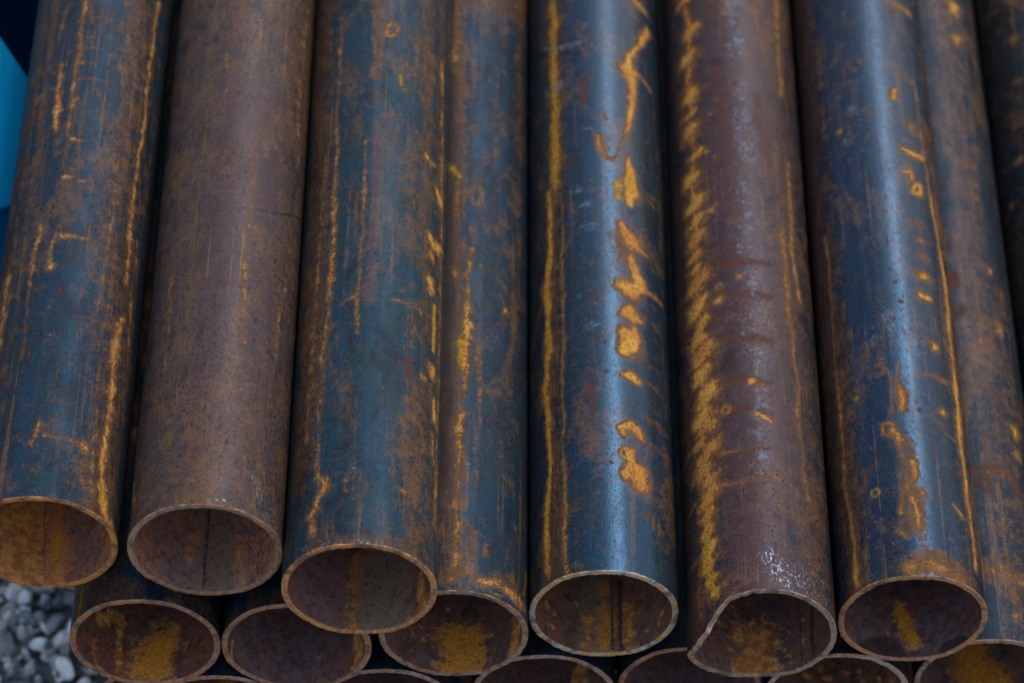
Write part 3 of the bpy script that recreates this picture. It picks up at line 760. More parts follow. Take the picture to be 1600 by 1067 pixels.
  ('o',0.9,[(-20,176,2.1),(-21,174,2.1),(-23,173,2.1),(-25,175,2.1),(-26,178,2.1),(-25,181,2.1),(-23,181,2.1),(-21,179,2.1),(-20,176,2.1)]),
  ('o',1,[(1,170,2.5),(7,167,3.1),(12,164,2.6)]),
  ('y',0.9,[(7,168,2.0),(7,168,2.0)]),
  ('r',0.75,[(-29,331,3.4),(-4,328,4.7),(21,328,2.8)]),
  ('r',0.75,[(-31,297,3.4),(-5,294,4.7),(19,292,2.8)]),
  ('r',0.75,[(-33,252,3.4),(-7,249,4.6),(16,246,2.7)]),
  ('r',0.75,[(-35,208,3.4),(-9,204,4.6),(14,201,2.6)]),
  ('r',0.75,[(-36,179,3.4),(-10,175,4.5),(12,171,2.6)]),
  ('r',0.5,[(-16,558,6.7),(-14,459,6.5),(-18,416,4.3)]),
  ('r',0.5,[(16,520,6.9),(24,440,7.1)]),
  ('p',0.6,[(0,632,7.9),(-1,606,7.8)]),  # from here a painted highlight runs along the crown in pale strokes
  ('p',0.6,[(2,592,7.8),(2,567,7.8)]),
  ('p',0.6,[(5,537,7.2),(4,513,7.2)]),
  ('p',0.6,[(4,507,7.2),(4,482,7.1)]),
  ('p',0.6,[(4,469,6.5),(3,445,6.5)]),
  ('p',0.6,[(3,417,6.4),(2,394,6.4)]),
  ('p',0.6,[(3,381,7.5),(2,359,7.4)]),
  ('p',0.6,[(3,353,7.9),(2,330,7.9)]),
  ('p',0.6,[(4,318,7.9),(3,296,7.8)]),
  ('p',0.6,[(4,277,8.3),(3,255,8.3)]),
  ('p',0.6,[(3,236,7.2),(2,215,7.1)]),
  ('p',0.6,[(4,197,7.1),(4,176,7.1)]),
  ('p',0.6,[(3,165,7.1),(3,144,7.0)]),
  ('p',0.6,[(3,133,7.0),(2,113,7.0)]),
  ('o',0.65,[(19,638,3.0),(23,600,2.5),(28,567,2.5)]),
  ('o',0.7,[(46,653,4.8),(43,603,3.0),(43,533,3.7)]),
  ('n',0.9,[(40,649,16.1),(34,343,12.7),(29,79,11.3)]),
  ('y',0.65,[(29,449,1.9),(29,384,1.8),(30,361,1.8)]),
  ('o',0.8,[(46,455,2.3),(45,400,3.0),(44,349,2.9),(49,303,3.1)]),
  ('o',0.8,[(34,372,3.2),(34,323,3.2),(35,288,3.2),(36,248,2.5),(39,210,1.9),(36,156,2.5)]),
  ('y',0.5,[(34,343,2.5),(34,208,1.2)]),
  ('o',0.85,[(19,138,1.0),(17,87,1.0),(16,44,0.8)]),
  ('o',0.65,[(38,152,2.5),(38,120,2.5),(41,96,2.6)]),
  ('n',0.9,[(43,122,12.1),(46,50,14.0)]),
  ('k',0.7,[(36,614,0.7),(40,277,0.7),(43,154,0.7)]),
  ('k',0.8,[(8,43,0.6),(8,2,0.6)]),
  ('r',0.9,[(9,43,0.7),(9,13,0.7)]),
  ('g',1,[(3,37,4.9),(11,23,9.9),(22,13,12.6),(40,11,11.2),(55,7,8.1)]),
  ('g',0.8,[(38,34,4.9),(50,25,5.9)]),
  ('r',0.8,[(-65,18,9.6),(-62,-13,10.5)]),
  ('o',0.5,[(-59,33,3.6),(-58,-4,4.2)]),
 ],
 ('B5','i'): [
  ('o',1,[(179,31,14.0),(-180,7,13.9)]),
  ('y',0.5,[(180,19,13.0),(-180,2,12.9)]),
  ('k',1,[(125,46,1.7),(128,2,1.6)]),
  ('o',0.85,[(-148,41,2.0),(-149,41,2.0)]),
  ('o',0.85,[(-161,60,1.9),(-161,60,1.9)]),
  ('o',0.85,[(-178,53,1.8),(-178,53,1.8)]),
  ('o',0.85,[(-174,42,1.8),(-174,42,1.8)]),
  ('o',0.85,[(178,40,1.8),(178,40,1.8)]),
  ('o',0.85,[(146,49,1.9),(145,49,1.9)]),
  ('o',0.85,[(136,39,2.0),(136,39,2.1)]),
  ('o',0.85,[(151,34,1.9),(150,34,1.9)]),
  ('o',0.85,[(138,23,2.0),(137,23,2.0)]),
  ('o',0.85,[(138,21,2.0),(138,21,2.0)]),
  ('o',0.85,[(155,19,1.8),(154,19,1.8)]),
  ('o',0.85,[(152,13,1.8),(152,13,1.8)]),
  ('o',0.85,[(150,6,1.9),(149,6,1.9)]),
  ('o',0.85,[(151,6,1.8),(150,6,1.8)]),
  ('o',0.85,[(-159,11,1.9),(-159,11,1.9)]),
  ('o',0.85,[(-152,6,2.0),(-152,6,2.0)]),
  ('o',0.85,[(152,42,1.8),(152,42,1.8)]),
  ('o',0.85,[(169,37,1.8),(169,37,1.8)]),
  ('o',0.85,[(-163,33,1.8),(-163,33,1.8)]),
  ('p',1,[(-175,0,1.0),(-175,0,1.0)]),
 ],
 ('B6','o'): [
  ('n',1,[(-65,655,17.6),(-69,353,19.6),(-55,78,15.7),(-55,5,14.1)]),
  ('v',0.6,[(-60,651,12.9),(-64,280,14.4)]),
  ('y',0.62,[(-46,591,1.2),(-43,480,1.1),(-40,368,1.1),(-40,277,1.0),(-39,157,1.0),(-39,128,1.2),(-39,58,1.4),(-40,39,2.2),(-40,12,1.6)]),
  ('o',0.75,[(-39,128,0.8),(-39,58,1.1),(-41,9,1.4)]),
  ('o',0.9,[(-55,364,2.1),(-54,321,1.7),(-56,233,1.4),(-55,180,2.7),(-55,143,2.0),(-55,90,2.3),(-52,42,2.5),(-52,15,3.7),(-51,6,3.1)]),
  ('o',0.5,[(-65,400,1.7),(-73,219,1.9)]),
  ('r',0.5,[(-3,574,1.1),(-2,481,1.4),(1,392,1.1),(-1,307,0.8)]),
  ('o',0.6,[(-12,350,1.1),(-10,280,1.0)]),
  ('n',0.7,[(-8,543,2.8),(-10,537,2.8),(-14,536,2.8),(-18,539,2.8),(-19,545,2.8),(-17,550,2.8),(-13,551,2.8),(-9,548,2.8),(-8,543,2.8)]),
  ('p',0.5,[(-1,581,1.7),(-2,550,2.8),(-1,519,1.7)]),
  ('p',0.55,[(-10,273,2.6),(-4,246,6.2),(2,239,3.1)]),
  ('p',0.62,[(-21,491,6.1),(-21,491,6.1)]),
  ('p',0.62,[(-25,457,5.0),(-24,457,5.0)]),
  ('y',1,[(-34,469,2.9),(-33,469,2.9)]),
  ('p',0.45,[(-11,236,3.6),(-13,230,3.6),(-18,229,3.6),(-22,233,3.7),(-24,240,3.7),(-22,245,3.7),(-17,246,3.6),(-12,243,3.6),(-11,236,3.6)]),
  ('p',0.55,[(16,227,5.5),(16,217,5.4)]),
  ('p',0.5,[(-25,195,2.1),(-33,186,2.2)]),
  ('y',1,[(-38,181,2.8),(-38,181,2.8)]),
  ('y',0.5,[(-26,346,2.2),(-26,346,2.2)]),
  ('o',0.85,[(-14,207,2.0),(-9,200,1.5),(-7,191,1.5),(-9,160,1.5),(-12,154,1.0)]),
  ('o',0.85,[(0,206,1.5),(-3,192,2.0),(-1,176,4.1),(0,160,3.5)]),
  ('o',0.9,[(-8,141,2.5),(-9,137,2.5),(-13,135,2.5),(-16,138,2.5),(-17,143,2.5),(-16,147,2.5),(-12,148,2.5),(-9,146,2.5),(-8,141,2.5)]),
  ('o',0.85,[(-9,140,3.5),(-4,129,4.5),(-6,123,2.0)]),
  ('r',0.8,[(0,137,2.5),(0,137,2.5)]),
  ('n',1,[(-2,122,8.0),(-2,84,8.9),(-4,41,9.7)]),
  ('o',0.85,[(2,108,4.0),(4,97,3.5),(-6,75,2.0),(-10,60,2.0)]),
  ('o',0.8,[(2,78,4.0),(2,60,3.5),(3,44,3.5)]),
  ('o',0.85,[(16,80,1.1),(14,74,1.0),(10,71,1.0),(7,73,1.0),(6,78,1.0),(8,84,1.0),(11,86,1.0),(15,85,1.0),(16,80,1.1)]),
  ('o',0.8,[(9,78,3.6),(9,78,3.6)]),
  ('o',0.95,[(-12,42,1.9),(-8,34,1.0)]),
  ('y',0.8,[(-10,60,2.0),(-9,60,2.0)]),
  ('n',1.3,[(0,11,11.7),(15,17,8.3),(28,11,10.2),(40,6,9.2)]),
  ('o',0.72,[(-5,8,8.2),(7,13,8.4),(22,7,7.0),(37,4,5.6)]),
  ('p',0.7,[(-4,29,1.0),(4,31,1.5),(14,30,1.0)]),  # painted gloss highlight, an arc above the tan patch
  ('k',0.9,[(-4,26,1.0),(8,28,1.5),(23,28,1.1)]),
  ('k',0.9,[(28,52,1.1),(23,9,1.1),(22,-4,1.1)]),
  ('o',0.8,[(23,624,3.2),(34,623,3.5),(46,622,3.4)]),
  ('n',0.5,[(26,611,6.5),(42,589,7.9)]),
  ('o',0.65,[(14,540,2.3),(30,536,3.3),(40,532,3.7)]),
  ('o',1,[(19,513,3.0),(18,505,3.0)]),
  ('o',0.8,[(32,476,4.7),(32,477,4.7)]),
  ('o',1,[(20,445,3.0),(29,443,3.8),(40,444,3.7)]),
  ('o',0.95,[(19,418,2.3),(27,420,3.1),(28,413,3.1)]),
  ('o',1,[(37,406,3.5),(36,401,3.4),(32,398,3.3),(28,398,3.1),(28,401,3.1),(29,405,3.2),(33,409,3.3),(36,409,3.5),(37,406,3.5)]),
  ('o',0.6,[(20,359,4.1),(20,360,4.1)]),
  ('o',0.7,[(30,362,4.4),(30,362,4.4)]),
  ('o',0.8,[(31,345,3.2),(32,345,3.2)]),
  ('o',0.75,[(31,327,4.5),(32,327,4.5)]),
  ('o',1,[(28,306,4.9),(28,306,4.9)]),
  ('o',1,[(25,283,4.2),(26,283,4.2)]),
  ('o',1,[(31,282,3.8),(32,282,3.8)]),
  ('o',0.9,[(30,235,3.1),(30,235,3.1)]),
  ('o',1,[(33,231,3.8),(34,232,3.8)]),
  ('o',0.95,[(35,165,3.8),(35,165,3.8)]),
  ('o',0.5,[(14,331,3.3),(15,331,3.3)]),
  ('y',1,[(35,75,1.9),(41,70,2.7),(43,65,2.1)]),
  ('y',1,[(-27,127,1.6),(-27,127,1.6)]),
  ('y',1,[(-24,82,1.8),(-26,80,1.8),(-28,79,1.8),(-30,81,1.8),(-31,84,1.8),(-30,86,1.8),(-27,86,1.8),(-25,85,1.8),(-24,82,1.8)]),
  ('y',1,[(-26,87,1.5),(-25,87,1.5)]),
  ('y',0.6,[(-25,26,1.5),(-24,26,1.5)]),
  ('o',0.9,[(30,39,1.8),(30,39,1.8)]),
  ('o',0.8,[(13,200,1.6),(23,200,1.7),(42,200,2.9)]),
  ('y',0.7,[(21,145,1.1),(33,145,1.9),(46,142,3.7)]),
  ('o',0.9,[(43,527,1.6),(44,466,1.6),(47,409,2.5),(53,370,3.2),(58,310,4.2),(55,233,4.7),(54,179,4.5),(53,140,4.4),(54,102,4.0),(56,60,3.2),(56,24,3.7)]),
  ('o',0.92,[(70,383,2.2),(80,327,2.2),(80,265,2.7),(80,211,3.2),(80,180,4.3),(80,133,4.2),(80,101,4.7),(80,58,5.2),(80,18,5.1)]),
  ('n',0.8,[(58,492,11.0),(68,338,11.0),(65,180,14.9),(64,34,14.3)]),
  ('r',0.9,[(-1,335,1.6),(-1,335,1.6)]),
  ('r',0.9,[(0,307,1.6),(0,307,1.6)]),
  ('r',0.9,[(3,293,1.6),(3,293,1.6)]),
  ('r',0.9,[(5,273,1.6),(5,273,1.6)]),
  ('r',0.9,[(-1,370,1.6),(-1,370,1.6)]),
  ('r',0.9,[(-4,407,1.6),(-3,407,1.6)]),
  ('r',0.9,[(-2,252,1.5),(-2,252,1.5)]),
  ('r',0.9,[(14,161,1.6),(15,161,1.6)]),
  ('r',0.9,[(-46,135,1.8),(-46,135,1.8)]),
  ('r',0.9,[(-36,105,1.6),(-36,105,1.6)]),
  ('r',0.9,[(-22,150,1.5),(-22,150,1.5)]),
  ('r',0.9,[(-32,160,1.6),(-32,160,1.6)]),
  ('r',0.9,[(21,112,1.6),(21,112,1.7)]),
  ('r',0.9,[(32,160,1.8),(32,160,1.8)]),
  ('r',0.8,[(33,-3,1.8),(38,-10,1.9)]),
 ],
 ('B6','i'): [
  ('o',0.95,[(-178,51,3.6),(180,27,5.0),(170,17,6.0),(172,10,4.5)]),
  ('y',0.9,[(-178,48,3.6),(171,17,6.0)]),
  ('y',0.6,[(-166,23,2.6),(-166,10,2.6)]),
  ('v',0.9,[(-143,22,25.4),(143,16,27.2)]),
  ('k',0.9,[(-140,-3,10.4),(-164,9,10.6),(-174,2,6.1)]),
  ('k',0.9,[(144,3,6.4),(131,0,8.3)]),
 ],
 ('C1','o'): [
  ('n',0.75,[(43,538,20.8),(48,321,23.2),(50,149,20.3),(57,11,18.7)]),
  ('n',0.6,[(-42,537,13.9),(-40,350,14.3),(-44,203,14.8),(-45,95,11.8)]),
  ('o',0.85,[(-7,522,2.2),(-7,477,1.9),(-8,425,1.9),(-8,381,1.9),(-8,346,1.3),(-6,303,0.8)]),
  ('o',0.7,[(-2,500,1.4),(22,503,0.7)]),
  ('o',0.8,[(-3,465,1.6),(11,463,0.8)]),
  ('o',0.8,[(-3,448,1.6),(7,447,0.8)]),
  ('o',0.75,[(-4,430,1.6),(24,429,0.8)]),
  ('o',0.8,[(-5,406,1.6),(8,402,0.8)]),
  ('o',0.95,[(-6,361,2.4),(5,359,1.2)]),
  ('o',0.6,[(5,359,1.0),(30,364,0.5)]),
  ('o',0.6,[(-2,328,1.6),(28,333,0.8)]),
  ('o',0.9,[(-6,319,2.1),(3,319,1.0)]),
  ('o',0.95,[(7,315,2.3),(12,315,1.1)]),
  ('o',0.7,[(-4,518,1.1),(7,519,0.5)]),
  ('o',1,[(59,551,2.2),(58,451,2.1),(56,354,2.0),(55,291,2.3),(57,231,2.0)]),
  ('o',0.9,[(56,192,2.6),(52,163,4.3),(54,126,3.1),(53,88,2.4),(55,40,1.8)]),
  ('o',0.8,[(66,282,1.5),(65,231,1.5),(68,161,1.6)]),
  ('o',0.8,[(36,320,1.1),(35,244,1.3),(35,198,1.3)]),
  ('o',0.7,[(37,384,0.8),(36,313,0.8)]),
  ('o',0.7,[(-24,516,2.5),(-27,475,1.9)]),
  ('o',0.95,[(-22,450,1.5),(-21,413,2.7),(-19,373,2.3)]),
  ('o',0.9,[(-22,269,2.9),(-23,239,2.3),(-24,213,1.1),(-23,162,1.1),(-23,135,1.1)]),
  ('o',0.9,[(-8,259,1.6),(4,256,2.0),(15,256,1.5),(29,254,1.0)]),
  ('o',0.8,[(-8,257,1.6),(-11,243,1.6),(-11,228,1.6)]),
  ('o',1,[(-8,224,3.1),(-8,224,3.1)]),
  ('r',0.9,[(2,199,2.5),(3,199,2.5)]),
  ('o',0.6,[(-2,189,2.0),(-2,189,2.0)]),
  ('o',0.6,[(-6,183,1.5),(-5,183,1.5)]),
  ('o',0.85,[(-2,70,1.9),(-2,62,2.4),(-5,51,1.5),(-7,47,1.0)]),
  ('o',0.85,[(0,60,1.4),(11,57,1.9),(24,57,1.9),(36,56,3.1)]),
  ('o',0.75,[(35,53,4.1),(35,53,4.1)]),
  ('o',0.75,[(35,59,2.0),(35,29,2.0),(41,5,2.6)]),
  ('o',1,[(53,88,2.4),(51,50,2.9),(55,28,3.7),(60,7,4.6),(77,-1,5.7)]),
  ('y',0.9,[(56,27,3.7),(58,14,3.8)]),
  ('o',0.7,[(41,93,1.6),(42,44,2.1),(47,6,1.7)]),
  ('o',0.5,[(-8,492,1.1),(-8,484,0.6)]),
  ('o',0.65,[(46,501,1.2),(45,493,1.2),(41,488,1.2),(37,488,1.2),(35,494,1.1),(36,502,1.2),(39,508,1.2),(43,507,1.2),(46,501,1.2)]),
  ('o',0.6,[(38,451,1.7),(45,441,1.2),(39,434,1.2)]),
  ('o',0.8,[(-50,227,4.3),(-49,186,4.9),(-50,148,3.3)]),
  ('o',0.6,[(-48,328,6.7),(-37,324,3.4)]),
  ('o',0.6,[(-26,424,1.2),(-39,422,2.2),(-46,415,2.4)]),
  ('v',0.35,[(24,481,5.4),(25,308,5.2),(28,163,6.1)]),
  ('p',1,[(22,365,0.8),(22,365,0.8)]),
  ('p',1,[(-1,156,1.0),(-1,156,1.0)]),
  ('g',0.9,[(59,29,5.2),(60,23,5.3)]),
  ('g',0.9,[(68,8,6.0),(70,2,6.2)]),
  ('g',0.9,[(67,3,5.9),(68,-3,6.1)]),
  ('k',0.5,[(77,255,8.2),(81,146,9.3),(99,60,9.1)]),
 ],
 ('C1','i'): [
  ('o',0.85,[(-151,64,21.4),(-155,29,20.9),(-164,1,18.5)]),
  ('y',0.75,[(179,75,4.0),(177,38,4.5),(174,5,4.0)]),
  ('k',0.55,[(-169,78,1.2),(-173,38,1.2),(-176,-1,1.0)]),
  ('v',0.7,[(152,52,17.2),(148,14,17.8)]),
 ],
 ('C2','o'): [
  ('n',0.62,[(8,526,58.5),(8,241,54.5),(8,5,51.1)]),
  ('n',0.9,[(63,558,18.5),(63,372,20.9),(58,245,15.7)]),
  ('v',0.75,[(19,416,31.6),(17,229,34.9),(15,53,33.2)]),
  ('y',0.98,[(-19,453,1.0),(-21,360,1.2),(-23,292,1.2),(-22,211,1.2),(-21,140,1.1)]),
  ('y',0.92,[(-13,451,0.8),(-14,358,1.0),(-14,275,0.9),(-15,209,0.9),(-16,133,0.8)]),
  ('y',0.85,[(-26,117,1.1),(-29,57,1.7)]),
  ('y',0.8,[(-16,102,1.0),(-19,42,1.0)]),
  ('o',0.62,[(20,402,1.6),(23,312,2.6),(21,257,2.0),(22,198,2.5),(23,141,2.0)]),
  ('o',0.6,[(-6,461,1.6),(-6,406,1.6)]),
  ('o',0.5,[(-36,453,2.0),(-35,402,1.9)]),
  ('o',0.6,[(-41,233,2.0),(-38,160,2.5),(-38,129,1.9)]),
  ('o',0.55,[(66,560,5.3),(63,467,4.1),(67,368,2.6)]),
  ('o',0.45,[(65,283,3.2),(53,169,2.6),(50,104,1.8)]),
  ('k',0.8,[(-26,291,0.7),(6,289,0.6),(37,296,0.7),(82,322,1.3)]),
  ('k',0.6,[(-17,246,0.6),(29,245,1.0),(72,268,1.2)]),
  ('k',0.65,[(-70,137,1.2),(-24,120,0.6),(11,119,0.6),(56,126,0.8)]),
  ('k',0.4,[(60,174,2.2),(85,181,4.1)]),
  ('r',1,[(3,478,1.3),(3,478,1.3)]),
  ('r',1,[(4,416,1.3),(4,416,1.3)]),
  ('r',1,[(-2,356,1.3),(-1,356,1.3)]),
  ('r',1,[(-12,190,1.3),(-12,190,1.3)]),
  ('r',1,[(-2,155,1.2),(-2,155,1.2)]),
  ('r',1,[(22,222,1.3),(22,222,1.3)]),
  ('r',1,[(-13,114,1.3),(-13,113,1.3)]),
  ('r',1,[(-2,88,1.2),(-1,88,1.2)]),
  ('r',1,[(15,59,1.2),(15,59,1.2)]),
  ('r',1,[(38,49,1.3),(39,49,1.3)]),
  ('r',1,[(-21,85,1.3),(-21,85,1.3)]),
  ('p',0.35,[(-23,507,4.7),(-25,478,6.0)]),
  ('g',1,[(39,35,4.3),(48,22,7.0),(58,13,9.3),(66,4,7.7)]),
  ('g',0.7,[(-20,1,4.0),(-1,1,2.8),(18,6,2.4)]),
  ('o',0.5,[(-81,90,6.0),(-63,16,6.9)]),
  ('p',1,[(16,90,0.6),(17,90,0.6)]),
  ('p',1,[(25,111,0.5),(26,111,0.5)]),
 ],
 ('C2','i'): [
  ('v',0.7,[(-132,44,35.0),(-164,14,29.2)]),
  ('n',0.8,[(179,76,14.8),(176,-2,17.0)]),
  ('o',0.6,[(-162,49,3.5),(-161,25,3.4)]),
  ('o',0.6,[(157,36,6.4),(152,5,6.6)]),
  ('v',0.4,[(133,33,10.2),(127,12,11.4)]),
 ],
 ('C3','o'): [
  ('n',0.95,[(-56,589,14.4),(-50,399,13.6),(-48,228,12.6),(-51,68,11.3)]),
  ('n',0.62,[(47,582,20.4),(51,365,17.9),(55,194,15.4),(51,15,17.5)]),
  ('n',0.75,[(-28,4,13.5),(1,2,8.3),(30,5,9.1),(55,6,16.7)]),
  ('v',0.8,[(1,422,4.1),(3,324,4.5),(2,231,4.9)]),
  ('n',0.7,[(-3,563,4.8),(1,473,4.2)]),
  ('o',0.9,[(-33,550,1.9),(-33,475,1.2),(-31,387,1.8),(-31,332,2.9),(-31,264,2.9),(-33,219,2.3),(-34,169,1.7),(-35,108,1.7),(-34,77,2.2),(-31,64,2.2)]),
  ('o',0.9,[(-33,68,2.8),(-25,57,4.1),(-30,49,3.2),(-37,34,3.4),(-37,14,2.3)]),
  ('o',0.7,[(-20,62,1.0),(-16,66,1.0)]),
  ('o',0.85,[(-6,405,1.0),(-6,369,1.5),(-6,311,1.5),(-6,258,1.5),(-8,235,2.0),(-6,199,1.5)]),
  ('o',0.8,[(-9,237,1.5),(-17,235,1.5),(-24,230,1.3)]),
  ('o',0.7,[(-10,64,1.4),(-9,49,1.4)]),
  ('o',0.6,[(-42,429,1.0),(-44,305,2.7),(-46,188,3.4),(-47,108,2.7)]),
  ('o',0.95,[(17,530,2.2),(15,525,2.2),(12,522,2.1),(8,523,2.1),(7,528,2.1),(8,533,2.1),(12,535,2.1),(15,534,2.2),(17,530,2.2)]),
  ('y',1,[(20,478,2.2),(20,468,2.2)]),
  ('y',0.9,[(23,464,2.2),(26,461,1.7)]),
  ('o',0.6,[(48,518,4.8),(48,519,4.8)]),
  ('o',0.6,[(9,564,1.1),(9,541,1.1)]),
  ('o',1,[(48,400,3.3),(55,397,3.0)]),
  ('o',1,[(62,374,3.3),(70,368,5.0)]),
  ('o',1,[(54,318,3.6),(62,313,5.0),(75,321,4.2)]),
  ('o',1,[(56,300,4.4),(56,300,4.4)]),
  ('o',1,[(56,273,4.3),(57,267,4.4)]),
  ('y',1,[(64,251,3.4),(64,227,3.4),(62,207,3.2)]),
  ('o',1,[(62,190,4.0),(62,183,4.0)]),
  ('o',1,[(52,172,2.6),(52,172,2.7)]),
  ('o',0.9,[(66,162,3.5),(68,143,3.6)]),
  ('o',0.8,[(66,516,4.7),(67,499,4.9)]),
  ('o',0.8,[(64,125,3.3),(66,102,3.4)]),
  ('n',1,[(63,596,7.2),(68,450,7.0),(72,313,5.3),(73,182,5.1),(75,43,5.9)]),
  ('o',0.75,[(67,522,2.4),(74,314,3.2),(75,183,2.6),(72,46,3.0)]),
  ('o',0.72,[(19,235,1.5),(35,236,2.2),(56,237,2.1)]),
  ('o',0.9,[(28,247,1.6),(28,247,1.6)]),
  ('y',0.8,[(39,131,1.1),(38,129,1.1),(36,127,1.1),(34,127,1.1),(33,128,1.1),(34,131,1.1),(36,133,1.1),(38,133,1.1),(39,131,1.1)]),
  ('o',0.7,[(-22,166,2.1),(-22,166,2.1)]),
  ('r',0.8,[(36,180,4.4),(37,168,4.4)]),
  ('r',0.7,[(40,134,2.8),(40,135,2.8)]),
  ('o',0.8,[(32,55,2.6),(32,55,2.6)]),
  ('y',1,[(31,42,1.3),(31,42,1.3)]),
  ('o',0.6,[(40,39,1.7),(51,21,3.1)]),
  ('p',1,[(-16,225,1.0),(-16,225,1.0)]),
  ('p',1,[(-13,211,1.0),(-13,211,1.0)]),
  ('p',1,[(-4,199,1.0),(-4,199,1.0)]),
  ('p',1,[(-42,126,1.3),(-42,126,1.2)]),
  ('p',1,[(-39,103,1.2),(-38,103,1.2)]),
  ('p',1,[(-3,70,0.9),(-3,70,0.9)]),
  ('g',0.8,[(-64,5,9.5),(-39,3,7.0),(-8,0,3.7),(16,1,2.8)]),
  ('g',0.7,[(-39,134,3.6),(-38,97,3.6)]),
  ('k',0.6,[(47,42,3.0),(51,15,3.8)]),
  ('k',0.5,[(26,15,2.5),(30,-6,2.0)]),
 ],
 ('C3','i'): [
  ('v',0.8,[(-128,36,31.3),(-144,2,26.6)]),
  ('n',0.9,[(158,66,20.8),(162,2,22.6)]),
  ('y',0.6,[(-175,69,6.8),(-172,21,5.8),(-172,3,4.8)]),
  ('o',0.7,[(-169,62,1.5),(-168,14,1.5)]),
  ('o',0.9,[(124,34,4.5),(118,4,5.9),(133,1,3.8)]),
 ],
}

LAYERS = 'oyrpnvkg'
OD = 0.1143
R0 = OD / 2
WALL = 0.0047
LENGTH = 6.0

def mark_fields(key, th, s, rad, seed):
    """th in degrees, s in metres: the eight mark layers at every vertex"""
    F = np.zeros((8, th.size))
    x = np.radians(th) * rad * 1000.0
    y = s * 1000.0
    wx = x + 1.9 * vnoise(x / 7.0 + seed * 17, y / 9.0) + 1.1 * vnoise(x / 2.6 + 50, y / 3.1 + seed * 7) + 2.4 * vnoise(x / 30.0, y / 26.0 + seed)
    wy = y + 2.2 * vnoise(x / 7.0 + 90, y / 9.0 + seed * 5) + 1.2 * vnoise(x / 2.6 + 11, y / 3.1 + 31)
    for l, st, pts in MARKS.get(key, []):
        li = LAYERS.index(l)
        q = np.array([(math.radians(a) * rad * 1000.0, b, c) for a, b, c in pts], float)
        if len(q) == 1: q = np.vstack([q, q + 0.01])
        wm = q[:, 2].max() * 3 + 4
        sel = np.where((wx > q[:, 0].min() - wm) & (wx < q[:, 0].max() + wm) & (wy > q[:, 1].min() - wm) & (wy < q[:, 1].max() + wm))[0]
        if not sel.size: continue
        px, py = wx[sel], wy[sel]
        best = np.zeros(sel.size)
        for i in range(len(q) - 1):
            ax, ay, aw = q[i]; bx, by, bw = q[i + 1]
            dx, dy = bx - ax, by - ay
            L2 = dx * dx + dy * dy + 1e-6
            t = np.clip(((px - ax) * dx + (py - ay) * dy) / L2, 0, 1)
            d = np.hypot(px - ax - t * dx, py - ay - t * dy)
            ww = aw + (bw - aw) * t
            if l in 'nvkg':
                f = np.exp(-(d / (ww * 1.3)) ** 2)
            else:
                f = np.clip(0.5 + (ww * 1.35 - d) / (2 * np.maximum(ww * 1.25, 2.0)), 0, 1)
            if l in 'oy': f = f * np.clip(0.60 + 0.11 * ww, 0.60, 1.0)
            best = np.maximum(best, f)
        F[li, sel] = np.maximum(F[li, sel], best * st)
    return F

def add_obj(name, me, mats, parent=None):
    for m in mats: me.materials.append(m)
    o = bpy.data.objects.new(name, me)
    col.objects.link(o)
    if parent is not None: o.parent = parent
    return o

def grid_mesh(name, V, F, smooth=True, mat_idx=None):
    me = bpy.data.meshes.new(name)
    me.vertices.add(len(V)); me.vertices.foreach_set("co", V.ravel())
    n = len(F); k = F.shape[1]
    me.loops.add(n * k); me.polygons.add(n)
    me.loops.foreach_set("vertex_index", F.ravel().astype(np.int32))
    me.polygons.foreach_set("loop_start", np.arange(0, n * k, k, dtype=np.int32))
    if mat_idx is not None: me.polygons.foreach_set("material_index", mat_idx.astype(np.int32))
    me.polygons.foreach_set("use_smooth", np.ones(n, bool) if smooth else np.zeros(n, bool))
    me.update(calc_edges=True); me.validate()
    return me

def end_shape(dent, th):
    """how far the cut end stands forward (m) and is bent inward (m) at each angle"""
    t = np.radians(th)
    fwd = 0.00035 * np.sin(3 * t + 1) + 0.0003 * np.sin(7 * t + 2) + 0.00025 * vnoise(th / 9.0 + 40, th * 0 + 3)
    inn = th * 0.0
    if dent:
        # the cut runs forward in a tongue on the left and steps back at the shoulder
        fwd = fwd + 0.001 * np.interp(th, [-180, -153, -131, -115, -100, -90, -78, -66, -57, -50, -44, -38, -30, -9, 20, 75, 120, 180],
                                          [1, 3, 6.5, 9.5, 14, 18.5, 24, 25.5, 22.5, 17, 11.5, 7, 2.5, -1.2, -1, 2.5, 2, 1])
        fwd = fwd + (0.0012 * vnoise(th / 3.0, th * 0 + 9) + 0.0012 * vnoise(th / 1.4, th * 0 + 2)) * (np.abs(th + 48) < 45)
        inn = 0.0016 * np.exp(-((th + 48) / 12.0) ** 2)
    return fwd, inn

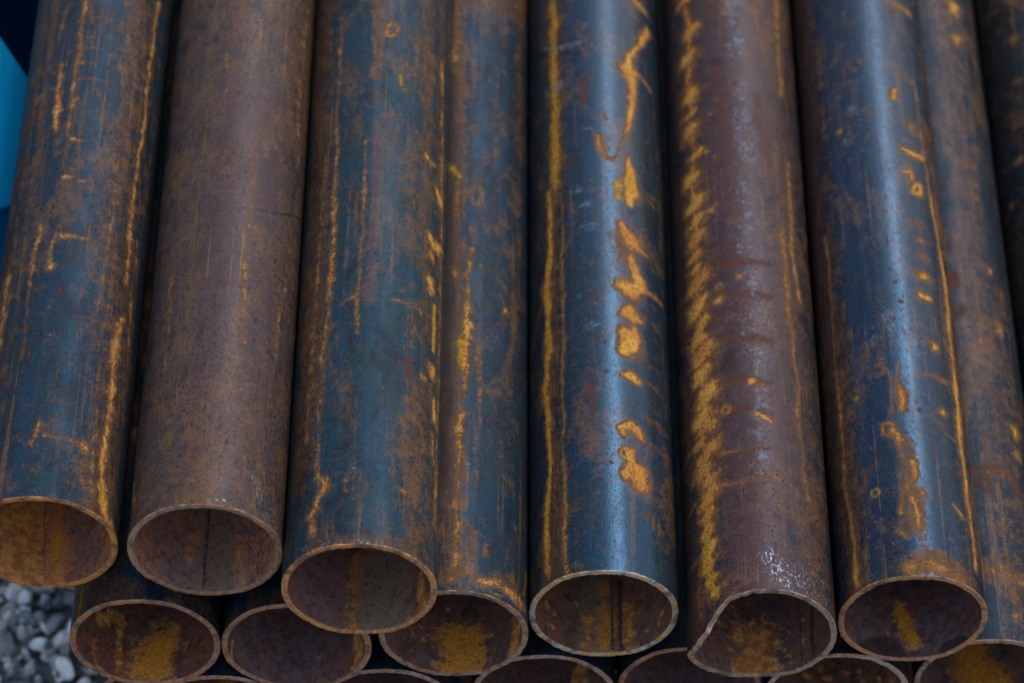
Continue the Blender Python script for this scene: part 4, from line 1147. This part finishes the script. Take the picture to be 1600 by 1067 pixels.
NTH = 288
def build_pipe(key, label, mats, rim_mat, group, s_vis=0.72, dent=False, weld=None, long_pipe=LENGTH, fine=True, category="pipe"):
    x, yend, z = PIPES[key]
    seed = sorted(PIPES).index(key) + 1
    root = bpy.data.objects.new("steel_pipe", None)
    root.empty_display_size = 0.1
    root.location = (x, yend, z)
    col.objects.link(root)
    root['label'] = label; root['category'] = category; root['group'] = group
    th = -180 + 360.0 * np.arange(NTH) / NTH
    fwd, inn = end_shape(dent, th)
    ds = 0.0016 if fine else 0.004
    c = 0.0007                                                # worn corner of the cut
    so_ = np.concatenate([np.arange(c, s_vis, ds), np.linspace(s_vis, long_pipe, 24)])
    si_ = np.concatenate([np.arange(c, 0.19, 0.0016), np.linspace(0.19, 0.6, 16), np.linspace(0.8, long_pipe, 12)])
    V = []; TH = []; SS = []; faces = []; mi = []
    def shell(svals, rad, flip, m):
        base = sum(len(a) for a in V)
        for s in svals:
            k = math.exp(-(s / 0.022) ** 2); kd = math.exp(-(s / 0.030) ** 2)
            rr = rad - inn * kd
            rr = rr + 0.00012 * np.sin(np.radians(th) * 2 + seed) * (1 if rad > 0.055 else 0)
            V.append(np.stack([rr * np.sin(np.radians(th)), s - fwd * k, rr * np.cos(np.radians(th))], 1))
            TH.append(th.copy()); SS.append(np.full(NTH, s) - (fwd * k if dent else 0))
        n = len(svals)
        i = np.arange(n - 1)[:, None] * NTH; j = np.arange(NTH)[None, :]; j2 = (j + 1) % NTH
        a = base + i + j; b = base + i + j2; cc_ = base + i + NTH + j2; d = base + i + NTH + j
        q = np.stack([a, b, cc_, d] if flip else [a, d, cc_, b], -1).reshape(-1, 4)
        faces.append(q); mi.append(np.full(len(q), m))
    shell(so_, R0, False, 0)
    no = sum(len(a) for a in V)
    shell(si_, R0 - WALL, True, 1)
    Va = np.concatenate(V); Fa = np.concatenate(faces); Ma = np.concatenate(mi)
    tha = np.concatenate(TH); sa = np.concatenate(SS)
    me = grid_mesh("pipe_wall", Va, Fa, True, Ma)
    fld = np.zeros((8, len(Va)))
    fld[:, :no] = mark_fields((key, 'o'), tha[:no], sa[:no], R0, seed)
    thi = tha[no:]
    thi = np.where(thi < 0, thi + 360, thi)                   # inside marks sit on the floor of the bore
    kk = (key, 'i')
    if kk in MARKS:
        MARKS[kk] = [(l, s, [((a + 360) if a < 0 else a, b, c_) for a, b, c_ in pts]) for l, s, pts in MARKS[kk]]
    fld[:, no:] = mark_fields(kk, thi, sa[no:], R0 - WALL, seed + 3)
    for nm, sl in (("deposits", slice(0, 4)), ("tones", slice(4, 8))):
        at = me.attributes.new(nm, 'FLOAT_COLOR', 'POINT')
        at.data.foreach_set("color", np.ascontiguousarray(fld[sl].T).astype(np.float32).ravel())
    add_obj("pipe_wall", me, mats, root)
    # the cut face: outer corner, face, inner corner
    prof = [(R0, c), (R0 - c * 0.3, c * 0.3), (R0 - c, 0.0), (R0 - WALL * 0.4, -0.0001), (R0 - WALL * 0.7, 0.0), (R0 - WALL + c * 0.8, 0.0), (R0 - WALL + 0.0002, c * 0.35), (R0 - WALL, c)]
    RV = []
    for r_, s_ in prof:
        k = math.exp(-(s_ / 0.022) ** 2)
        w_ = 0.00055 * vnoise(th / 2.0 + seed * 9, th * 0 + r_ * 4000) + 0.0005 * vnoise(th / 5.0, th * 0 + seed)
        edge = 0 if r_ in (R0, R0 - WALL) else 1
        burr = 0.0010 * vnoise(th / 2.3 + 7, th * 0 + seed * 3 + r_ * 900) * edge
        rr = r_ - inn + burr
        if edge == 0: rr = r_ - inn * math.exp(-(c / 0.03) ** 2) + (0.00012 * np.sin(np.radians(th) * 2 + seed) if r_ == R0 else 0)
        RV.append(np.stack([rr * np.sin(np.radians(th)), s_ - fwd * k + w_ * edge, rr * np.cos(np.radians(th))], 1))
    n = len(prof)
    i = np.arange(n - 1)[:, None] * NTH; j = np.arange(NTH)[None, :]; j2 = (j + 1) % NTH
    Fr = np.stack([i + j, i + j2, i + NTH + j2, i + NTH + j], -1).reshape(-1, 4)
    add_obj("cut_rim", grid_mesh("cut_rim", np.concatenate(RV), Fr), [rim_mat], root)
    if weld is not None:
        sv = np.concatenate([np.arange(0.003, 0.25, 0.002), np.linspace(0.26, long_pipe, 20)])
        WV = []
        for s in sv:
            wob = 0.5 + 0.6 * float(vnoise(np.array([s * 400.0]), np.array([seed * 5.0]))[0])
            for da, h in ((-1.5, -0.0002), (-0.7, 0.0005), (0, 0.0009), (0.7, 0.0005), (1.5, -0.0002)):
                a = math.radians(weld + da); r_ = R0 - WALL - h * (0.7 + wob * 0.6)
                WV.append((r_ * math.sin(a), s, r_ * math.cos(a)))
        WV = np.array(WV); n = len(sv)
        i = np.arange(n - 1)[:, None] * 5; j = np.arange(4)[None, :]
        Fw = np.stack([i + j, i + j + 1, i + 5 + j + 1, i + 5 + j], -1).reshape(-1, 4)
        add_obj("weld_seam", grid_mesh("weld_seam", WV, Fw), [WELD], root)
    return root

WELD = weld_material()
NAVY = (0.0036, 0.0135, 0.0270)
DEEP = (0.0028, 0.0100, 0.0240)
TEAL = (0.0038, 0.0185, 0.0310)
GREY = (0.0070, 0.0110, 0.0185)
BRN = (0.038, 0.0235, 0.0145)
G1 = "pipes lying on top of the stack"
G2 = "pipes of the second layer"
G3 = "pipes of the lowest layer in view"
#        key   scale brown  b   wear gloss | inner base, speck | rim warm, pale, orange | label, group, dent, weld
SPEC = [
 ('C1', NAVY, BRN, .04, .5, .50, (.130, .082, .058), .3, (.32, .15, .055), .0, .9, "leftmost top pipe, dark blue with ochre comb streaks, beside the bright blue beam", G1, False, None),
 ('C2', GREY, (.043, .0315, .0255), .40, .8, .48, (.118, .086, .078), .2, (.20, .125, .085), .2, .1, "dull brown grey top pipe with faint olive twin lines and a pale brown bore", G1, False, 186),
 ('C3', TEAL, BRN, .04, .5, .48, (.064, .040, .038), .3, (.30, .16, .075), .1, .55, "teal top pipe whose open end sits lowest, overlapping the mouths of two pipes beneath", G1, False, None),
 ('B1', NAVY, BRN, .15, .5, .42, (.050, .028, .026), .6, (.20, .105, .070), .15, .2, "pipe end beside the gravel with a big yellow rust patch inside its mouth", G2, False, None),
 ('B2', TEAL, BRN, .25, .5, .42, (.050, .036, .042), .3, (.20, .115, .080), .1, .15, "violet brown mouth tucked below two top pipes, orange strip on its right wall", G2, False, None),
 ('B3', NAVY, BRN, .02, .5, .50, (.044, .032, .036), .7, (.20, .120, .085), .2, .2, "half hidden blue pipe with brown left flank and a round yellow patch in its mouth", G2, False, None),
 ('B4', NAVY, BRN, -.05, .35, .21, (.056, .042, .040), .5, (.26, .20, .13), .95, .5, "blue pipe with an ochre double line, ochre blots and a whitish rim", G2, False, 171),
 ('B5', GREY, (.040, .0250, .0200), .30, .9, .44, (.044, .034, .042), .9, (.19, .135, .105), .3, .15, "violet brown pipe with mottled ochre band and torn, bent left edge of its mouth", G2, True, 140),
 ('B6', DEEP, BRN, -.06, .4, .24, (.040, .028, .034), .3, (.25, .135, .085), .15, .25, "glossy deep blue pipe with twin tan lines and a tan patch above its rim", G2, False, None),
 ('A6', (.0036, .0095, .0170), (.034, .0205, .0135), .14, .6, .55, (.044, .034, .034), .7, (.20, .140, .110), .3, .2, "brown blue pipe at lower right with a large yellow patch inside its cut off mouth", G3, False, None),
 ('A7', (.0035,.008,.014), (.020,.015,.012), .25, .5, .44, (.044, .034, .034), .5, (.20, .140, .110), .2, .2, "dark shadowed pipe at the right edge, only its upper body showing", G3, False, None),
 ('A1', NAVY, BRN, .1, .5, .40, (.044, .034, .034), .5, (.20, .140, .110), .2, .2, "lowest layer pipe, sliver of rim below the two leftmost lower mouths", G3, False, None),
 ('A2', NAVY, BRN, .1, .5, .40, (.044, .034, .040), .2, (.18, .130, .120), .3, .1, "lowest layer pipe, arc of rim under the teal pipe's mouth", G3, False, None),
 ('A3', NAVY, BRN, .1, .5, .40, (.040, .032, .042), .3, (.20, .130, .110), .3, .1, "lowest layer pipe with an orange streak inside, under the pale rimmed pipe", G3, False, None),
 ('A4', GREY, BRN, .2, .5, .40, (.044, .034, .045), .2, (.18, .105, .080), .1, .1, "lowest layer pipe with a plain dark bore, left of and under the torn pipe end", G3, False, None),
 ('A5', GREY, BRN, .1, .5, .40, (.050, .036, .030), 1.0, (.22, .155, .125), .5, .1, "lowest layer pipe with orange specks inside, between the torn end and the tan patched pipe", G3, False, None),
 ('A0', NAVY, BRN, .1, .5, .40, (.044, .034, .034), .5, (.20, .140, .110), .2, .2, "lowest layer pipe set back under the leftmost pipes", G3, False, None),
]
PIPES['A7'] = (PIPES['A6'][0] + OD + 0.0012, PIPES['A7'][1], PIPES['A7'][2])
PIPES['A8'] = (PIPES['A7'][0] + OD + 0.0012, 0.02, PIPES['A7'][2])  # unseen pipe added to keep light from entering at the right
DX = sorted(PIPES[k][0] for k in PIPES if k[0] == 'A')
for i in range(len(DX) - 1):                                  # unseen layer added beneath, blocks light so the gaps stay dark
    PIPES['D%d' % (i + 1)] = ((DX[i] + DX[i + 1]) / 2, 0.05 + 0.02 * (i % 3), PIPES['A1'][2] - math.sqrt(OD ** 2 - ((DX[i + 1] - DX[i]) / 2) ** 2) - 0.0004)
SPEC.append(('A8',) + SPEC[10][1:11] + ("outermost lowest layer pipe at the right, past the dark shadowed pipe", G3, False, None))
DEEPER = ["bottom layer pipe in the shade, under the leftmost gap", "bottom layer pipe in the shade, under the yellow patched mouth", "bottom layer pipe in the shade, under the half hidden pipe",
          "bottom layer pipe in the shade, under the whitish rimmed pipe", "bottom layer pipe in the shade, under the torn pipe end", "bottom layer pipe in the shade, under the tan patched pipe",
          "bottom layer pipe in the shade, under the right corner mouth", "bottom layer pipe in the shade, rightmost of all"]
for i in range(len(DX) - 1):
    SPEC.append(('D%d' % (i + 1),) + SPEC[11 + i % 3][1:11] + (DEEPER[i], "pipes of the shaded bottom layer", False, None))
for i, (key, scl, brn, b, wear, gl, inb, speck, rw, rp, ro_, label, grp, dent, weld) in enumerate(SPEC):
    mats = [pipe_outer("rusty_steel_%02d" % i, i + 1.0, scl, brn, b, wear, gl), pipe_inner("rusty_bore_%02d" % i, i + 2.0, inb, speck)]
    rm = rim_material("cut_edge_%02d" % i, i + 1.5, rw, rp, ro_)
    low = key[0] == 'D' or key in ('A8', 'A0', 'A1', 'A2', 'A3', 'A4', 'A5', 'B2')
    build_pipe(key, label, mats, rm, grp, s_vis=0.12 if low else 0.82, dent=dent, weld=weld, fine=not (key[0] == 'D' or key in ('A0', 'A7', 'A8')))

# ------------------------------------------------------------------ blue painted steel at the left
def box(V, F, x0, x1, y0, y1, z0, z1, bev=0.0):
    b = len(V)
    V += [(x0, y0, z0), (x1, y0, z0), (x1, y1, z0), (x0, y1, z0), (x0, y0, z1), (x1, y0, z1), (x1, y1, z1), (x0, y1, z1)]
    F += [(b, b + 3, b + 2, b + 1), (b + 4, b + 5, b + 6, b + 7), (b, b + 1, b + 5, b + 4), (b + 1, b + 2, b + 6, b + 5), (b + 2, b + 3, b + 7, b + 6), (b + 3, b, b + 4, b + 7)]
def paint(name, c, rough=0.45):
    t = NT(name)
    P = t.coords()
    a = t.noise(P, 14, 4)
    f = t.noise(P, 300, 3)
    cc = t.mix(t.step(a, 0.35, 0.65), c, (c[0] + .002, c[1] * 0.86, c[2] * 0.88))
    cc = t.mix(t.step(t.noise(P, 160, 3), 0.70, 0.76, 0, 0.5), cc, (0.002, 0.06, 0.12))
    t.put(t.b.inputs['Base Color'], cc)
    t.put(t.b.inputs['Roughness'], t.fmix(f, rough - .08, rough + .12))
    t.b.inputs['Specular IOR Level'].default_value = 0.0
    t.put(t.b.inputs['Normal'], t.bump(a, 0.12, 0.002))
    return t.m
BLUE = paint("blue_gloss_paint", (0.0, 0.090, 0.190), 0.30)
SHADED_BLUE = paint("shaded_blue_paint", (0.0010, 0.016, 0.045), 0.6)  # blue steel in shade: the shade is painted in as a darker colour
def part(name, boxes, mat, parent, bev=0.0025):
    V, F = [], []
    for b_ in boxes: box(V, F, *b_)
    me = bpy.data.meshes.new(name)
    me.from_pydata(V, [], F); me.update()
    o = add_obj(name, me, [mat], parent)
    m = o.modifiers.new("b", 'BEVEL'); m.width = bev; m.segments = 3
    for p in me.polygons: p.use_smooth = True
    m2 = o.modifiers.new("w", 'WEIGHTED_NORMAL')
    return o
ztop = PIPES['C1'][2] - R0 - 0.0005
d = Vector((0.51, -0.86, 0)).normalized(); nrm = Vector((0.86, 0.51, 0)).normalized()
beam = bpy.data.objects.new("steel_beam", None)
col.objects.link(beam)
# local x runs along the beam, local y across it, z up; origin at its end under the pipe
across = -0.137
end_pt = nrm * across
k = (-0.402 - end_pt.x) / d.x
end_pt = end_pt + d * k
beam.location = (end_pt.x, end_pt.y, 0)
beam.rotation_euler = (0, 0, math.atan2(d.y, d.x))
beam['label'] = "bright blue painted steel beam at the left edge, running under the leftmost pipe"
beam['category'] = "beam"
HW = 0.0495
part("flange", [(-1.6, 0.0, -HW, HW, ztop - 0.009, ztop)], BLUE, beam)
part("web", [(-1.6, 0.0, -0.004, 0.004, ztop - 0.091, ztop - 0.0095)], BLUE, beam)
part("flange", [(-1.6, 0.0, -HW, HW, ztop - 0.1005, ztop - 0.0915)], BLUE, beam)
part("post", [(-0.9, -0.82, -0.04, 0.04, 0.0, ztop - 0.101), (-0.13, -0.05, -0.04, 0.04, 0.0, ztop - 0.101)], BLUE, beam)

skid = bpy.data.objects.new("steel_trestle", None)
col.objects.link(skid)
skid.location = (-0.60, 0.95, 0)
skid['label'] = "blue steel trestle, shade put into its colour, behind the bright blue beam, upper left corner"
skid['category'] = "trestle"
part("side_plate", [(-0.5, 0.20, 0.0, 0.008, 0.04, 0.34)], SHADED_BLUE, skid)
part("top_rail", [(-0.5, 0.20, -0.03, 0.03, 0.3405, 0.40)], SHADED_BLUE, skid)
part("foot_rail", [(-0.5, 0.20, -0.06, 0.06, 0.0, 0.0395)], SHADED_BLUE, skid)

# ------------------------------------------------------------------ timber bearers under the stack
def timber(name, label, y):
    t = NT(name + "_wood")
    P = t.coords((y, 0, 0))
    g = t.noise(t.scaled(P, (0.05, 1, 1)), 60, 4)
    t.put(t.b.inputs['Base Color'], t.mix(t.step(g, 0.3, 0.7), (0.10, 0.065, 0.038), (0.22, 0.16, 0.10)))
    t.b.inputs['Roughness'].default_value = 0.85
    t.put(t.b.inputs['Normal'], t.bump(g, 0.4, 0.003))
    V, F = [], []
    zt = PIPES['D1'][2] - R0 - 0.0004
    box(V, F, -0.385, 0.60, -0.06, 0.06, 0.0, zt)
    me = bpy.data.meshes.new("timber_bearer"); me.from_pydata(V, [], F); me.update()
    o = add_obj("timber_bearer", me, [t.m])
    o.location = (0, y, 0)
    m = o.modifiers.new("b", 'BEVEL'); m.width = 0.004; m.segments = 2
    o['label'] = label; o['category'] = "timber"; o['group'] = "timber bearers under the stack"
timber("a", "timber bearer under the pipe stack nearest the cut ends", 0.62)
timber("b", "timber bearer under the far half of the pipe stack", 4.2)

# ------------------------------------------------------------------ ground and gravel
t = NT("packed_grit")
P = t.coords()
vo = t.voro(P, 70, 'Distance'); vc = t.voro(P, 70, 'Color')
c = t.mix(t.step(t.noise(P, 90, 4), 0.35, 0.65), (0.05, 0.055, 0.06), (0.16, 0.17, 0.17))
t.put(t.b.inputs['Base Color'], c)
t.b.inputs['Roughness'].default_value = 0.9
t.put(t.b.inputs['Normal'], t.bump(vo, 0.8, 0.01))
me = bpy.data.meshes.new("ground")
me.from_pydata([(-150, -150, 0), (150, -150, 0), (150, 150, 0), (-150, 150, 0)], [], [(0, 1, 2, 3)])
me.update()
g = add_obj("ground", me, [t.m]); g['kind'] = 'structure'

t = NT("gravel_stone")
at = t.t.nodes.new("ShaderNodeAttribute"); at.attribute_name = "tone"
P = t.coords()
ramp = t.t.nodes.new("ShaderNodeValToRGB")
cr = ramp.color_ramp
cr.elements[0].position = 0.0; cr.elements[0].color = (0.07, 0.085, 0.09, 1)
cr.elements[1].position = 1.0; cr.elements[1].color = (0.95, 0.92, 0.80, 1)
for pos, cl in ((0.25, (0.19, 0.22, 0.23)), (0.5, (0.36, 0.37, 0.35)), (0.68, (0.46, 0.40, 0.33)), (0.82, (0.70, 0.74, 0.74))):
    e = cr.elements.new(pos); e.color = (*cl, 1)
t.t.links.new(at.outputs['Fac'], ramp.inputs[0])
n1 = t.noise(P, 120, 5); n2 = t.noise(P, 500, 3)
c = t.mix(t.step(n1, 0.35, 0.65, 0, 0.5), ramp.outputs[0], t.mix(0.5, ramp.outputs[0], (0.12, 0.13, 0.13)))
c = t.mix(t.step(n2, 0.6, 0.7, 0, 0.4), c, (0.05, 0.05, 0.05))
t.put(t.b.inputs['Base Color'], c)
t.b.inputs['Roughness'].default_value = 0.7
t.put(t.b.inputs['Normal'], t.bump(n2, 0.4, 0.001))
STONE = t.m

import bmesh
protos = []
rnd = random.Random(5)
for k in range(14):
    bm = bmesh.new()
    bmesh.ops.create_icosphere(bm, subdivisions=2, radius=1.0)
    # crushed stone: cut by random planes
    for _ in range(16):
        nn = Vector((rnd.gauss(0, 1), rnd.gauss(0, 1), rnd.gauss(0, 1))).normalized()
        dd = rnd.uniform(0.42, 0.80)
        for v_ in bm.verts:
            h = v_.co.dot(nn)
            if h > dd: v_.co -= nn * (h - dd)
    bm.verts.ensure_lookup_table()
    protos.append((np.array([v_.co[:] for v_ in bm.verts]), np.array([[v_.index for v_ in f_.verts] for f_ in bm.faces])))
    bm.free()
Vs, Fs, tone = [], [], []
base = 0
def rand_rot():
    q = np.random.RandomState(rnd.randrange(1 << 30)).randn(4); q /= np.linalg.norm(q)
    a, b, c_, d_ = q
    return np.array([[a*a+b*b-c_*c_-d_*d_, 2*(b*c_-a*d_), 2*(b*d_+a*c_)], [2*(b*c_+a*d_), a*a-b*b+c_*c_-d_*d_, 2*(c_*d_-a*b)], [2*(b*d_-a*c_), 2*(c_*d_+a*b), a*a-b*b-c_*c_+d_*d_]])
def scatter(n, x0, x1, y0, y1):
    global base
    for _ in range(n):
        pv, pf = protos[rnd.randrange(len(protos))]
        r_ = rnd.choice([0.004, 0.006, 0.007, 0.009, 0.011, 0.014]) * rnd.uniform(0.85, 1.2)
        sc_ = np.array([r_ * rnd.uniform(0.9, 1.4), r_ * rnd.uniform(0.7, 1.0), r_ * rnd.uniform(0.5, 0.9)])
        v_ = (pv * sc_) @ rand_rot().T + np.array([rnd.uniform(x0, x1), rnd.uniform(y0, y1), rnd.uniform(0.002, 0.018)])
        Vs.append(v_); Fs.append(pf + base); base += len(v_)
        tone.append(np.full(len(v_), min(1, max(0, rnd.betavariate(1.1, 0.95)))))
scatter(8500, -1.0, -0.20, -0.35, 0.80)
scatter(7000, -0.9, 1.1, -1.0, 0.0)
me = grid_mesh("gravel", np.concatenate(Vs), np.concatenate(Fs), False)
at_ = me.attributes.new("tone", 'FLOAT', 'POINT'); at_.data.foreach_set("value", np.concatenate(tone).astype(np.float32))
gr = add_obj("gravel", me, [STONE]); gr['kind'] = 'stuff'
gr['label'] = "loose grey blue crushed stone gravel below the pipes"; gr['category'] = "gravel"
